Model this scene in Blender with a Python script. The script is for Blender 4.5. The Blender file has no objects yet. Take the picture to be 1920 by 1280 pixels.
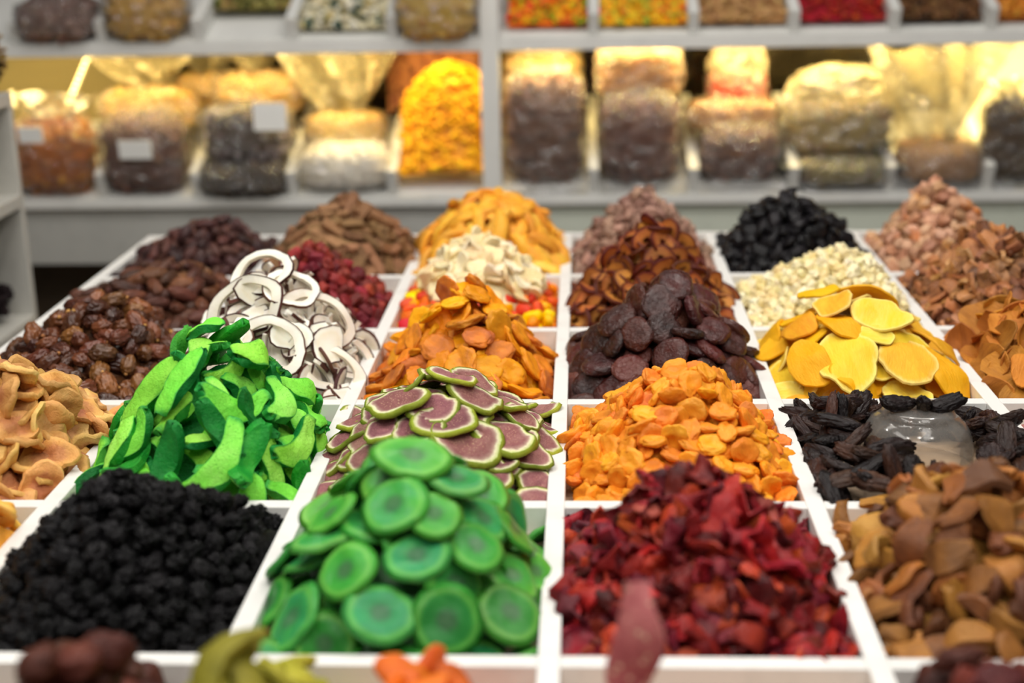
import bpy, bmesh, math, random
import numpy as np
from mathutils import Vector, Matrix, Quaternion, noise
from mathutils.bvhtree import BVHTree

random.seed(7)
RNG = np.random.default_rng(7)
C = bpy.context.scene.collection
PI = math.pi

# ------------------------------------------------------------------ camera
TOP = 0.80                                   # height of the tray's rim above the floor
CAM = np.array([0.0327, 0.0, TOP + 0.6619])
PITCH, YAW, ROLL, FPX = 0.2937, 0.0522, 0.0190, 2667.0
_f = np.array([-math.sin(YAW) * math.cos(PITCH), math.cos(YAW) * math.cos(PITCH), -math.sin(PITCH)])
_r0 = np.array([math.cos(YAW), math.sin(YAW), 0.0])
_u0 = np.cross(_r0, _f)
_r = _r0 * math.cos(ROLL) - _u0 * math.sin(ROLL)
_u = _r0 * math.sin(ROLL) + _u0 * math.cos(ROLL)
cam_data = bpy.data.cameras.new('camera')
cam = bpy.data.objects.new('camera', cam_data)
C.objects.link(cam)
cam.matrix_world = Matrix(((_r[0], _u[0], -_f[0], CAM[0]), (_r[1], _u[1], -_f[1], CAM[1]), (_r[2], _u[2], -_f[2], CAM[2]), (0, 0, 0, 1)))
cam_data.sensor_width = 36.0
cam_data.lens = 50.0
cam_data.clip_start = 0.05
cam_data.dof.use_dof = True
cam_data.dof.focus_distance = 1.90
cam_data.dof.aperture_fstop = 2.1
bpy.context.scene.camera = cam

# ------------------------------------------------------------------ world, lights, exposure
sc = bpy.context.scene
sc.view_settings.view_transform = 'Standard'
sc.view_settings.look = 'None'
sc.view_settings.gamma = 1.0
sc.view_settings.use_curve_mapping = False
sc.view_settings.exposure = -0.18
w = bpy.data.worlds.new('hall')
sc.world = w
w.use_nodes = True
w.node_tree.nodes['Background'].inputs[0].default_value = (1.0, 0.97, 0.93, 1)
w.node_tree.nodes['Background'].inputs[1].default_value = 0.16


def area(name, loc, sx, sy, power, color, target=None):
    l = bpy.data.lights.new(name, 'AREA')
    l.shape = 'RECTANGLE'
    l.size, l.size_y = sx, sy
    l.energy = power
    l.color = color
    o = bpy.data.objects.new(name, l)
    C.objects.link(o)
    o.location = loc
    if target is not None:
        d = Vector(target) - Vector(loc)
        o.rotation_euler = d.to_track_quat('-Z', 'Y').to_euler()
    return o


area('hall_lamp', (-0.9, 1.0, 2.9), 0.5, 1.6, 19, (1.0, 0.96, 0.91))
area('hall_lamp', (0.9, 1.0, 2.9), 0.5, 1.6, 19, (1.0, 0.96, 0.91))
area('hall_lamp', (0.0, 2.7, 3.0), 2.4, 0.4, 18, (1.0, 0.95, 0.89), (0, 2.4, 0.8))
area('hall_lamp', (0.0, -0.6, 3.0), 2.0, 0.6, 17, (1.0, 0.97, 0.93), (0, 2.2, 0.8))
for _x in (-1.2, -0.4, 0.4, 1.2):
    for _y in (0.7, 2.5):
        area('added_glint_lamp', (_x, _y, 2.7), 0.13, 0.13, 6.5, (1.0, 0.96, 0.90))  # small unseen lamps, added for sharp glints and crisper shadows


# ------------------------------------------------------------------ pixel helpers (used once to read sizes off the photograph)
def ray(px, py):
    return _f + _r * ((px - 960) / FPX) - _u * ((py - 640) / FPX)


def at_y(px, py, Y):
    d = ray(px, py)
    return CAM + d * (Y / d[1])


def at_z(px, py, Z):
    d = ray(px, py)
    return CAM + d * ((Z - CAM[2]) / d[2])


def to_px(p):
    d = np.asarray(p) - CAM
    z = d @ _f
    return 960 + FPX * (d @ _r) / z, 640 - FPX * (d @ _u) / z, z


# ------------------------------------------------------------------ materials
def lin(c):
    return tuple(((x / 255 / 12.92) if x / 255 <= 0.04045 else ((x / 255 + 0.055) / 1.055) ** 2.4) for x in c) + (1.0,)


class NT:
    def __init__(self, name):
        self.m = bpy.data.materials.new(name)
        self.m.use_nodes = True
        self.t = self.m.node_tree
        self.b = self.t.nodes['Principled BSDF']
        self.out = self.t.nodes['Material Output']

    def n(self, kind, **kw):
        x = self.t.nodes.new(kind)
        for k, v in kw.items():
            setattr(x, k, v)
        return x

    def l(self, a, b):
        self.t.links.new(a, b)

    def ramp(self, fac, stops):
        r = self.n('ShaderNodeValToRGB')
        e = r.color_ramp.elements
        while len(e) < len(stops):
            e.new(0.5)
        for el, (p, c) in zip(e, stops):
            el.position = p
            el.color = c if len(c) == 4 else lin(c)
        self.l(fac, r.inputs[0])
        return r.outputs[0]

    def noise(self, vec, scale, detail=3.0, rough=0.55, dist=0.0):
        x = self.n('ShaderNodeTexNoise')
        x.inputs['Scale'].default_value = scale
        x.inputs['Detail'].default_value = detail
        x.inputs['Roughness'].default_value = rough
        x.inputs['Distortion'].default_value = dist
        if vec is not None:
            self.l(vec, x.inputs['Vector'])
        return x.outputs[0]

    def math(self, op, a, b=None):
        x = self.n('ShaderNodeMath', operation=op)
        for i, v in enumerate((a, b)):
            if v is None:
                continue
            if isinstance(v, (int, float)):
                x.inputs[i].default_value = v
            else:
                self.l(v, x.inputs[i])
        return x.outputs[0]


def plain(name, col, rough=0.5, spec=0.5, metal=0.0, dirt=0.0, scale=30):
    k = NT(name)
    b = k.b
    b.inputs['Roughness'].default_value = rough
    b.inputs['Metallic'].default_value = metal
    b.inputs['Specular IOR Level'].default_value = spec
    if dirt:
        tc = k.n('ShaderNodeTexCoord')
        f = k.noise(tc.outputs['Object'], scale, 5, 0.65)
        c2 = tuple(x * (1 - dirt) for x in col)
        k.l(k.ramp(f, [(0.25, c2), (0.5, col), (1.0, col)]), b.inputs['Base Color'])
    else:
        b.inputs['Base Color'].default_value = lin(col)
    return k.m


def fruit(name, cols, rough=0.5, nscale=55, bump=0.5, bscale=180, bdist=0.0012, rad=None, hue=0.012, val=0.2, sat=0.02,
          sss=0.0, sss_col=None, spec=0.22, stretch=None, radnoise=0.12, speck=None, coat=0.0, mixr=0.6, rvar=0.0):
    """Dried fruit: colour from a ramp over fine noise, each piece with its own shade; `rad` = ramp over the distance from the slice's middle."""
    k = NT(name)
    b = k.b
    at = k.n('ShaderNodeAttribute', attribute_name='lp')
    ar = k.n('ShaderNodeAttribute', attribute_name='rnd')
    oi = k.n('ShaderNodeObjectInfo')
    rnd = k.math('FRACT', k.math('ADD', oi.outputs['Random'], ar.outputs['Fac']))
    off = k.n('ShaderNodeVectorMath', operation='SCALE')
    off.inputs[0].default_value = (3.1, 7.3, 5.7)
    k.l(rnd, off.inputs['Scale'])
    add = k.n('ShaderNodeVectorMath', operation='ADD')
    src = at.outputs['Vector']
    if stretch:
        mp = k.n('ShaderNodeVectorMath', operation='MULTIPLY')
        mp.inputs[1].default_value = stretch
        k.l(src, mp.inputs[0])
        src = mp.outputs[0]
    k.l(src, add.inputs[0])
    k.l(off.outputs[0], add.inputs[1])
    vec = add.outputs[0]
    nz = k.noise(vec, nscale, 4, 0.6, 0.3)
    # each piece leans to one end of the ramp
    f = k.math('ADD', k.math('MULTIPLY', nz, 1.5 * (1 - mixr) + 0.3), k.math('SUBTRACT', k.math('MULTIPLY', rnd, mixr), 0.15 + 0.25 * (1 - mixr)))
    n = len(cols)
    col = k.ramp(f, [(0.12 + 0.76 * i / max(1, n - 1), c) for i, c in enumerate(cols)])
    if rad:
        ra = k.n('ShaderNodeAttribute', attribute_name='rad')
        rn = k.noise(vec, 70, 4, 0.65)
        rr = k.math('ADD', ra.outputs['Fac'], k.math('MULTIPLY', k.math('SUBTRACT', rn, 0.5), radnoise * 2))
        stops = [(p, lin(c)) for p, c, a in rad]
        rc = k.ramp(rr, stops)
        am = k.ramp(rr, [(p, (a, a, a, 1)) for p, c, a in rad])
        mx = k.n('ShaderNodeMix', data_type='RGBA')
        k.l(am, mx.inputs['Factor'])
        k.l(col, mx.inputs['A'])
        k.l(rc, mx.inputs['B'])
        col = mx.outputs['Result']
    if speck:
        sn = k.n('ShaderNodeTexVoronoi')
        sn.inputs['Scale'].default_value = speck[1]
        k.l(vec, sn.inputs['Vector'])
        fa = k.ramp(sn.outputs['Distance'], [(speck[2], (1, 1, 1, 1)), (speck[2] + 0.12, (0, 0, 0, 1))])
        if len(speck) > 3:
            ra2 = k.n('ShaderNodeAttribute', attribute_name='rad')
            inner = k.ramp(ra2.outputs['Fac'], [(speck[3] - 0.05, (1, 1, 1, 1)), (speck[3] + 0.05, (0, 0, 0, 1))])
            fa = k.math('MULTIPLY', fa, inner)
        mx = k.n('ShaderNodeMix', data_type='RGBA')
        k.l(fa, mx.inputs['Factor'])
        k.l(col, mx.inputs['A'])
        mx.inputs['B'].default_value = lin(speck[0])
        col = mx.outputs['Result']
    hs = k.n('ShaderNodeHueSaturation')
    r2 = k.math('FRACT', k.math('MULTIPLY', rnd, 17.31))
    r3 = k.math('FRACT', k.math('MULTIPLY', rnd, 43.77))
    k.l(k.math('ADD', 0.5 - hue, k.math('MULTIPLY', r2, 2 * hue)), hs.inputs['Hue'])
    k.l(k.math('ADD', 1 - val, k.math('MULTIPLY', r3, 2 * val)), hs.inputs['Value'])
    k.l(k.math('ADD', 1 - sat, k.math('MULTIPLY', rnd, 2 * sat)), hs.inputs['Saturation'])
    k.l(col, hs.inputs['Color'])
    k.l(hs.outputs[0], b.inputs['Base Color'])
    b.inputs['Roughness'].default_value = rough
    b.inputs['Specular IOR Level'].default_value = spec
    b.inputs['Specular Tint'].default_value = (1, 1, 1, 1)
    if coat:
        b.inputs['Coat Weight'].default_value = coat
        b.inputs['Coat Roughness'].default_value = 0.25
    if sss:
        b.inputs['Subsurface Weight'].default_value = sss
        b.inputs['Subsurface Radius'].default_value = (1.0, 0.5, 0.2) if sss_col is None else sss_col
        b.inputs['Subsurface Scale'].default_value = 0.003
    if bump:
        bn = k.noise(vec, bscale, 4, 0.6, 0.6)
        bp = k.n('ShaderNodeBump')
        bp.inputs['Strength'].default_value = min(1.0, bump * 1.6)
        bp.inputs['Distance'].default_value = bdist * 2.2
        k.l(bn, bp.inputs['Height'])
        k.l(bp.outputs[0], b.inputs['Normal'])
    return k.m


def film(name, tint=(255, 255, 255), gloss=0.12, cover=0.15):
    """Clear cellophane: mostly see-through, milky where it is creased, with sharp glints."""
    k = NT(name)
    t = k.t
    t.nodes.remove(k.b)
    tc = k.n('ShaderNodeTexCoord')
    vo = k.n('ShaderNodeTexVoronoi')
    vo.inputs['Scale'].default_value = 22
    k.l(tc.outputs['Object'], vo.inputs['Vector'])
    nz = k.noise(tc.outputs['Object'], 24, 4, 0.6, 1.2)
    hh = k.math('ADD', vo.outputs['Distance'], k.math('MULTIPLY', nz, 1.2))
    bp = k.n('ShaderNodeBump')
    bp.inputs['Strength'].default_value = 0.8
    bp.inputs['Distance'].default_value = 0.016
    k.l(hh, bp.inputs['Height'])
    tr = k.n('ShaderNodeBsdfTransparent')
    gl = k.n('ShaderNodeBsdfGlossy')
    gl.inputs['Roughness'].default_value = gloss
    df = k.n('ShaderNodeBsdfDiffuse')
    df.inputs['Color'].default_value = lin(tint)
    tl = k.n('ShaderNodeBsdfTranslucent')
    tl.inputs['Color'].default_value = lin(tint)
    k.l(bp.outputs[0], gl.inputs['Normal'])
    k.l(bp.outputs[0], df.inputs['Normal'])
    ds = k.n('ShaderNodeMixShader')
    ds.inputs[0].default_value = 0.5
    k.l(df.outputs[0], ds.inputs[1])
    k.l(tl.outputs[0], ds.inputs[2])
    m1 = k.n('ShaderNodeMixShader')
    m1.inputs[0].default_value = cover
    k.l(tr.outputs[0], m1.inputs[1])
    k.l(ds.outputs[0], m1.inputs[2])
    lw = k.n('ShaderNodeLayerWeight')
    lw.inputs['Blend'].default_value = 0.35
    k.l(bp.outputs[0], lw.inputs['Normal'])
    m2 = k.n('ShaderNodeMixShader')
    k.l(k.math('ADD', 0.12, k.math('MULTIPLY', lw.outputs['Fresnel'], 0.6)), m2.inputs[0])
    k.l(m1.outputs[0], m2.inputs[1])
    k.l(gl.outputs[0], m2.inputs[2])
    k.l(m2.outputs[0], k.out.inputs['Surface'])
    return k.m


def emit(name, col, strength):
    k = NT(name)
    k.b.inputs['Base Color'].default_value = lin(col)
    k.b.inputs['Emission Color'].default_value = lin(col)
    k.b.inputs['Emission Strength'].default_value = strength
    return k.m


# ------------------------------------------------------------------ mesh building
class G:
    """Arrays of one mesh: verts, triangles, rad (0 at the slice's middle, 1 at its rim)."""
    def __init__(self, V, F, R=None):
        self.V = np.asarray(V, float)
        self.F = np.asarray(F, int)
        self.R = np.zeros(len(self.V)) if R is None else np.asarray(R, float)


def tri(F):
    out = []
    for f in F:
        for i in range(1, len(f) - 1):
            out.append((f[0], f[i], f[i + 1]))
    return out


def make_mesh(name, parts, smooth=True):
    """parts: list of (G, material, lp array or None, rnd array or None)."""
    me = bpy.data.meshes.new(name)
    mats = []
    V, F, MI, LP, RN, RD = [], [], [], [], [], []
    base = 0
    for g, m, lp, rn in parts:
        if m not in mats:
            mats.append(m)
        V.append(g.V)
        F.append(g.F + base)
        MI.append(np.full(len(g.F), mats.index(m)))
        LP.append(g.V if lp is None else lp)
        RN.append(np.zeros(len(g.V)) if rn is None else rn)
        RD.append(g.R)
        base += len(g.V)
    V, F, MI = np.concatenate(V), np.concatenate(F), np.concatenate(MI)
    me.vertices.add(len(V))
    me.vertices.foreach_set('co', V.astype(np.float32).ravel())
    me.loops.add(len(F) * 3)
    me.loops.foreach_set('vertex_index', F.astype(np.int32).ravel())
    me.polygons.add(len(F))
    me.polygons.foreach_set('loop_start', np.arange(0, len(F) * 3, 3, dtype=np.int32))
    me.polygons.foreach_set('material_index', MI.astype(np.int32))
    me.polygons.foreach_set('use_smooth', np.full(len(F), smooth))
    for m in mats:
        me.materials.append(m)
    a = me.attributes.new('lp', 'FLOAT_VECTOR', 'POINT')
    a.data.foreach_set('vector', np.concatenate(LP).astype(np.float32).ravel())
    a = me.attributes.new('rnd', 'FLOAT', 'POINT')
    a.data.foreach_set('value', np.concatenate(RN).astype(np.float32))
    a = me.attributes.new('rad', 'FLOAT', 'POINT')
    a.data.foreach_set('value', np.concatenate(RD).astype(np.float32))
    me.update(calc_edges=True)
    me.validate()
    return me


def link(name, me, parent=None, loc=None):
    o = bpy.data.objects.new(name, me)
    C.objects.link(o)
    if parent is not None:
        o.parent = parent
    if loc is not None:
        o.location = loc
    return o


def tag(o, label=None, cat=None, group=None, kind=None):
    if label:
        o['label'] = label
    if cat:
        o['category'] = cat
    if group:
        o['group'] = group
    if kind:
        o['kind'] = kind
    return o


def empty(name, loc=(0, 0, 0)):
    o = bpy.data.objects.new(name, None)
    C.objects.link(o)
    o.location = loc
    o.empty_display_size = 0.05
    return o


def box_bm(bm, a, b, bevel=0.0):
    r = bmesh.ops.create_cube(bm, size=1.0)
    a, b = np.asarray(a, float), np.asarray(b, float)
    for v in r['verts']:
        v.co = Vector((a + b) / 2) + Vector([v.co[i] * (b - a)[i] for i in range(3)])
    if bevel:
        es = list({e for v in r['verts'] for e in v.link_edges})
        bmesh.ops.bevel(bm, geom=es, offset=bevel, segments=2, profile=0.5, affect='EDGES')


def bm_obj(name, bm, mat, parent=None, smooth=False):
    me = bpy.data.meshes.new(name)
    bm.to_mesh(me)
    bm.free()
    if smooth:
        me.polygons.foreach_set('use_smooth', [True] * len(me.polygons))
    me.materials.append(mat)
    return link(name, me, parent)


def box(name, a, b, mat, parent=None, bevel=0.0015):
    bm = bmesh.new()
    box_bm(bm, a, b, bevel)
    return bm_obj(name, bm, mat, parent)


_ico = {}


def ico(sub):
    if sub not in _ico:
        bm = bmesh.new()
        bmesh.ops.create_icosphere(bm, subdivisions=sub, radius=1.0)
        bm.verts.ensure_lookup_table()
        _ico[sub] = (np.array([v.co[:] for v in bm.verts]), np.array([[v.index for v in f.verts] for f in bm.faces]))
        bm.free()
    return _ico[sub][0].copy(), _ico[sub][1]


def nz(P, s, seed, octs=1):
    o = Vector((seed * 13.7, seed * 5.3, seed * 9.1))
    if octs == 1:
        return np.array([noise.noise(Vector(p) * s + o) for p in P])
    return np.array([noise.fractal(Vector(p) * s + o, 1.0, 2.0, octs) for p in P])


def blob(dims, seed, sub=3, amp=0.12, freq=1.3, wr=0.0, wfreq=4.0, wst=(1, 1, 1), dent=0.0, dr=0.6, sq=1.0, bend=0.0, fold=0.0, taper=0.0):
    """Lump: sphere with soft noise, ridged wrinkles, a dent on top, squareness, bend and fold."""
    P, F = ico(sub)
    U = P.copy()
    if sq != 1.0:
        U = np.sign(U) * np.abs(U) ** sq
        U /= np.maximum(1e-9, np.max(np.linalg.norm(U, axis=1)))
        U *= 1.15
    d = 1 + amp * nz(P, freq, seed)
    if wr:
        S = P * np.array(wst) + 0.25 * np.c_[nz(P, 2.0, seed + 7), nz(P, 2.0, seed + 8), nz(P, 2.0, seed + 9)]
        d -= wr * (1 - np.abs(nz(S, wfreq, seed + 50)) * 2.6).clip(0, 1) ** 2
        if sub >= 3:
            d -= wr * 0.55 * (1 - np.abs(nz(S, wfreq * 2.1, seed + 60)) * 2.4).clip(0, 1) ** 2
    Q = U * d[:, None]
    if dent:
        r2 = Q[:, 0] ** 2 + Q[:, 1] ** 2
        Q[:, 2] -= dent * np.exp(-r2 / dr ** 2) * np.where(P[:, 2] > 0, 1, 0.1)
    if taper:
        Q[:, 1] *= 1 - taper * Q[:, 0]
        Q[:, 2] *= 1 - taper * Q[:, 0]
    Q = Q * (np.asarray(dims) / 2)
    if bend:
        Q[:, 2] += bend * (Q[:, 0] ** 2) / dims[0]
    if fold:
        Q[:, 2] += fold * np.abs(Q[:, 1]) - fold * dims[1] / 5
    return G(Q, F, np.sqrt(P[:, 0] ** 2 + P[:, 1] ** 2))


def slab(outline, thick, seed, seg=24, rings=5, hole=0.0, bend=None, edge=0.75, rim=False, rough=0.0, bulge=0.12, hollow=0.0, lipw=0.97):
    """Slice: outline(theta) -> radius. Returns (flesh G, rim G or None)."""
    th = np.linspace(0, 2 * PI, seg, endpoint=False)
    R = np.array([outline(t) for t in th])
    rr = np.linspace(hole, 1, rings) if hole else np.linspace(0, 1, rings + 1)[1:]
    rr = hole + (1 - hole) * ((rr - hole) / max(1e-9, 1 - hole)) ** 0.9 if hole else rr ** 0.9
    xs, ys, rad = [], [], []
    for q in rr:
        xs.append(R * q * np.cos(th)); ys.append(R * q * np.sin(th)); rad.append(np.full(seg, q))
    X, Y, Q = np.concatenate(xs), np.concatenate(ys), np.concatenate(rad)
    if not hole:
        X, Y, Q = np.r_[X, 0], np.r_[Y, 0], np.r_[Q, 0]
    Z = np.zeros_like(X) if bend is None else bend(X, Y)
    if rough:
        Z = Z + rough * (nz(np.c_[X, Y, 0 * X] * 60, 1, seed + 9) + 0.6 * nz(np.c_[X, Y, 0 * X] * 150, 1, seed + 19))
    T = thick / 2 * np.where(Q > 0.8, edge + (1 - edge) * (1 - Q) / 0.2, 1.0)
    T = T * (1 - hollow * np.exp(-(Q / 0.4) ** 2))
    nR = len(rr)
    top = np.c_[X, Y, Z + T]
    bot = np.c_[X, Y, Z - T]
    n = len(X)
    F = []
    for k in range(nR - 1):
        for i in range(seg):
            j = (i + 1) % seg
            a, b, c, d = k * seg + i, k * seg + j, (k + 1) * seg + j, (k + 1) * seg + i
            F += [(a, d, c, b), (n + a, n + b, n + c, n + d)]
    if not hole:
        for i in range(seg):
            j = (i + 1) % seg
            F += [(n - 1, i, j), (2 * n - 1, n + j, n + i)]
    V = np.r_[top, bot]
    Rd = np.r_[Q, Q]
    o0 = (nR - 1) * seg
    if hole:
        iv = len(V)
        V = np.r_[V, top[:seg], bot[:seg]]
        Rd = np.r_[Rd, Q[:seg], Q[:seg]]
        for i in range(seg):
            j = (i + 1) % seg
            F.append((iv + i, iv + j, iv + seg + j, iv + seg + i))
    # the rim, with its own vertices
    ot, ob = top[o0:o0 + seg], bot[o0:o0 + seg]
    c = np.array([0, 0, 0.0])
    md = (ot + ob) / 2
    md[:, :2] *= (1 + bulge * thick / max(1e-6, R.mean()) * 2)
    ot2 = ot.copy(); ob2 = ob.copy()
    if rim:
        ot2[:, :2] *= 1.006; ob2[:, :2] *= 1.006
        ot2[:, 2] += 0.0004; ob2[:, 2] -= 0.0004
    RV = np.r_[ot2, md, ob2]
    RF = []
    for i in range(seg):
        j = (i + 1) % seg
        RF += [(i, seg + i, seg + j, j), (seg + i, 2 * seg + i, 2 * seg + j, seg + j)]
    if rim:
        # a thin lip lies over the slice's edge, so that the skin shows from above
        lip = np.r_[ot2 * np.array([lipw, lipw, 1]) + [0, 0, 0.0003], ob2 * np.array([lipw, lipw, 1]) - [0, 0, 0.0003]]
        b0 = len(RV)
        RV = np.r_[RV, lip]
        for i in range(seg):
            j = (i + 1) % seg
            RF += [(b0 + i, i, j, b0 + j), (2 * seg + i, b0 + seg + i, b0 + seg + j, 2 * seg + j)]
        return G(V, tri(F), Rd), G(RV, tri(RF), np.ones(len(RV)))
    b0 = len(V)
    V = np.r_[V, RV]
    Rd = np.r_[Rd, np.ones(len(RV))]
    F = tri(F) + [tuple(b0 + x for x in f) for f in tri(RF)]
    return G(V, F, Rd), None


def sheet(fn, thick, nt=12, ns=5, split=False, seed=0):
    """Strip over t in -1..1, s in -1..1: fn(t, s) -> point; thick a number or thick(t, s). split: (upper side, lower side with edges)."""
    T, S = np.sin(np.linspace(-PI / 2, PI / 2, nt)), np.linspace(-1, 1, ns)
    P = np.array([[fn(t, s) for s in S] for t in T], float)
    dt = np.gradient(P, axis=0)
    ds = np.gradient(P, axis=1)
    N = np.cross(dt, ds)
    N /= np.maximum(1e-9, np.linalg.norm(N, axis=2))[..., None]
    if np.mean(N[..., 2]) < 0:
        N = -N
    H = np.array([[(thick(t, s) if callable(thick) else thick) / 2 for s in S] for t in T])[..., None]
    top, bot = (P + N * H).reshape(-1, 3), (P - N * H).reshape(-1, 3)
    n = nt * ns
    q = []
    for i in range(nt - 1):
        for j in range(ns - 1):
            a = i * ns + j
            q.append((a, a + ns, a + ns + 1, a + 1))
    ring = [j for j in range(ns)] + [i * ns + ns - 1 for i in range(1, nt)] + [(nt - 1) * ns + j for j in range(ns - 2, -1, -1)] + [i * ns for i in range(nt - 2, 0, -1)]
    tn, sn = np.abs(np.repeat(T, ns)), np.abs(np.tile(S, nt))
    rad = np.maximum(tn, sn)
    Fb = [tuple(reversed(f)) for f in q]
    m = len(ring)
    wall = np.r_[top[ring], bot[ring]]
    Fw = [(i, (i + 1) % m, m + (i + 1) % m, m + i) for i in range(m)]
    Vb = np.r_[bot, wall]
    Fl = tri(Fb) + [tuple(n + x for x in f) for f in tri(Fw)]
    up = G(top, tri(q), rad)
    lo = G(Vb, Fl, np.r_[rad, np.ones(2 * m)])
    if split:
        return up, lo
    V = np.r_[up.V, lo.V]
    return G(V, np.r_[up.F, lo.F + n], np.r_[up.R, lo.R])


def warp(a, seed, s=25):
    """Gentle bending of a slice."""
    o = Vector((seed * 3.3, seed * 1.7, 0))
    return lambda X, Y: a * np.array([noise.noise(Vector((x, y, 0)) * s + o) for x, y in zip(X, Y)])


# a piece = {'name', 'body': (G, material), 'kids': [(name, G, material, label)]}
def piece(name, g, m, *kids, lo=None):
    return {'name': name, 'g': g, 'lo': lo or g, 'm': m, 'kids': list(kids), 'me': None}


def lump(name, m, dims, seed, hi, lo=2, *kids, **kw):
    """A piece with a fine mesh for what stands singly and a coarse one for the packing."""
    return piece(name, blob(dims, seed, hi, **kw), m, *kids, lo=blob(dims, seed, lo, **kw))


# ------------------------------------------------------------------ the setting
M_white = plain('white_lacquer', (229, 228, 224), 0.45, 0.4, dirt=0.06, scale=14)
M_shelf = plain('shelf_white', (226, 226, 222), 0.5, 0.4, dirt=0.05, scale=6)
M_dark = plain('dark_floor', (84, 72, 58), 0.6, 0.3, dirt=0.3, scale=5)
M_rack = plain('rack_white', (200, 198, 190), 0.5, 0.4, dirt=0.05)
M_wall = plain('hall_wall', (120, 116, 108), 0.8, 0.2, dirt=0.2, scale=2)

fl = box('floor', (-4, -2, -0.05), (4, 6, 0.0), M_dark, bevel=0)
tag(fl, kind='structure')
wb = box('wall_back', (-4, 4.75, 0), (4, 4.85, 3.2), M_wall, bevel=0)
tag(wb, kind='structure')

# ------------------------------------------------------------------ the tray with its bins
W, D, Y0 = 0.30, 0.3621, 1.8938
TH = 0.021
DEEP = 0.034
XS = [-0.9, -0.6, -0.3, 0.0, 0.3, 0.6, 0.9]


def YR(k):
    return Y0 + (k - 2) * D


tray = empty('display_counter', (0, YR(2), 0))
tag(tray, 'white display counter divided into square open bins', 'counter')


def tbox(name, a, b, mat=M_white, bevel=0.0012):
    o = box(name, np.array(a) - np.array([0, YR(2), 0]), np.array(b) - np.array([0, YR(2), 0]), mat, tray, bevel)
    return o


for i, x in enumerate(XS):
    tbox('divider', (x - TH / 2, YR(-1) - TH / 2, TOP - DEEP), (x + TH / 2, YR(5) + TH / 2, TOP + 0.0004))
for i in range(len(XS) - 1):
    for k in range(-1, 6):
        tbox('cross_divider', (XS[i] + TH / 2, YR(k) - TH / 2, TOP - DEEP), (XS[i + 1] - TH / 2, YR(k) + TH / 2, TOP))
tbox('base_board', (XS[0] - TH / 2, YR(-1) - TH / 2, TOP - DEEP - 0.018), (XS[-1] + TH / 2, YR(5) + TH / 2, TOP - DEEP), plain('bin_floor', (206, 178, 148), 0.6, dirt=0.12, scale=25))
tbox('counter_body', (XS[0] + 0.12, YR(-1) + 0.12, 0.0), (XS[-1] - 0.12, YR(5) - 0.12, TOP - DEEP - 0.018), plain('counter_side', (70, 66, 60), 0.6))


def cell(c, r):
    x0 = c * W + TH / 2
    return x0, x0 + W - TH, YR(r) + TH / 2, YR(r + 1) - TH / 2


# ------------------------------------------------------------------ heaps
HEAPS = []


class Heap:
    def __init__(self, c, r, apex, q=1.2, edge=-0.03, p=2.2, ypos=0.5, bump=0.012, ov=0.0, zcap=None, H=None, rect=None):
        self.rect = rect or cell(c, r)
        x0, x1, y0, y1 = self.rect
        if ov:
            x0, x1, y0, y1 = x0 - ov, x1 + ov, y0 - ov, y1 + ov
            self.rect = (x0, x1, y0, y1)
        Y = y0 + (y1 - y0) * ypos
        a = at_y(apex[0], apex[1], Y)
        a[0] = min(max(a[0], x0 + 0.02), x1 - 0.02)
        self.apex = a
        self.q, self.p = q, p
        self.edge = TOP + edge
        self.bump = bump
        self.seed = len(HEAPS) + 1
        self.Hf = H

    def rho(self, x, y):
        x0, x1, y0, y1 = self.rect
        ax, ay, _ = self.apex
        tx = np.where(x > ax, (x - ax) / (x1 - ax), (ax - x) / (ax - x0))
        ty = np.where(y > ay, (y - ay) / (y1 - ay), (ay - y) / (ay - y0))
        return np.clip((tx ** self.p + ty ** self.p) ** (1 / self.p), 0, 1.0)

    def H(self, x, y):
        x, y = np.asarray(x, float), np.asarray(y, float)
        r = self.rho(x, y)
        z = self.edge + (self.apex[2] - self.edge) * (1 - r ** self.q)
        if self.Hf is not None:
            z = self.Hf(x, y, z, self)
        s = self.seed
        b = np.sin(x * 37 + s * 2.1) * np.sin(y * 33 + s * 1.3) + 0.6 * np.sin(x * 71 - y * 53 + s)
        return z + self.bump * b * np.minimum(1, 2.5 * r) * 0.5

    def normal(self, x, y):
        e = 0.006
        gx = (self.H(x + e, y) - self.H(x - e, y)) / (2 * e)
        gy = (self.H(x, y + e) - self.H(x, y - e)) / (2 * e)
        n = np.stack([-gx, -gy, np.ones_like(gx)], -1)
        return n / np.linalg.norm(n, axis=-1, keepdims=True)


def scatter(h, spacing, tries=9000, inset=0.006, grow=0.0):
    x0, x1, y0, y1 = h.rect
    x = RNG.uniform(x0 + inset, x1 - inset, tries)
    y = RNG.uniform(y0 + inset, y1 - inset, tries)
    n = h.normal(x, y)
    keep = RNG.uniform(0, 1, tries) < np.clip(1 / n[:, 2] / 2.2, 0.3, 1)
    x, y, n = x[keep], y[keep], n[keep]
    z = h.H(x, y)
    P = np.c_[x, y, z]
    acc = np.empty((len(P), 3))
    idx = []
    s2 = spacing ** 2
    k = 0
    for i in range(len(P)):
        if k:
            d = acc[:k] - P[i]
            if (np.einsum('ij,ij->i', d, d) < s2).any():
                continue
        acc[k] = P[i]
        k += 1
        idx.append(i)
    return P[idx], n[idx]


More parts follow.
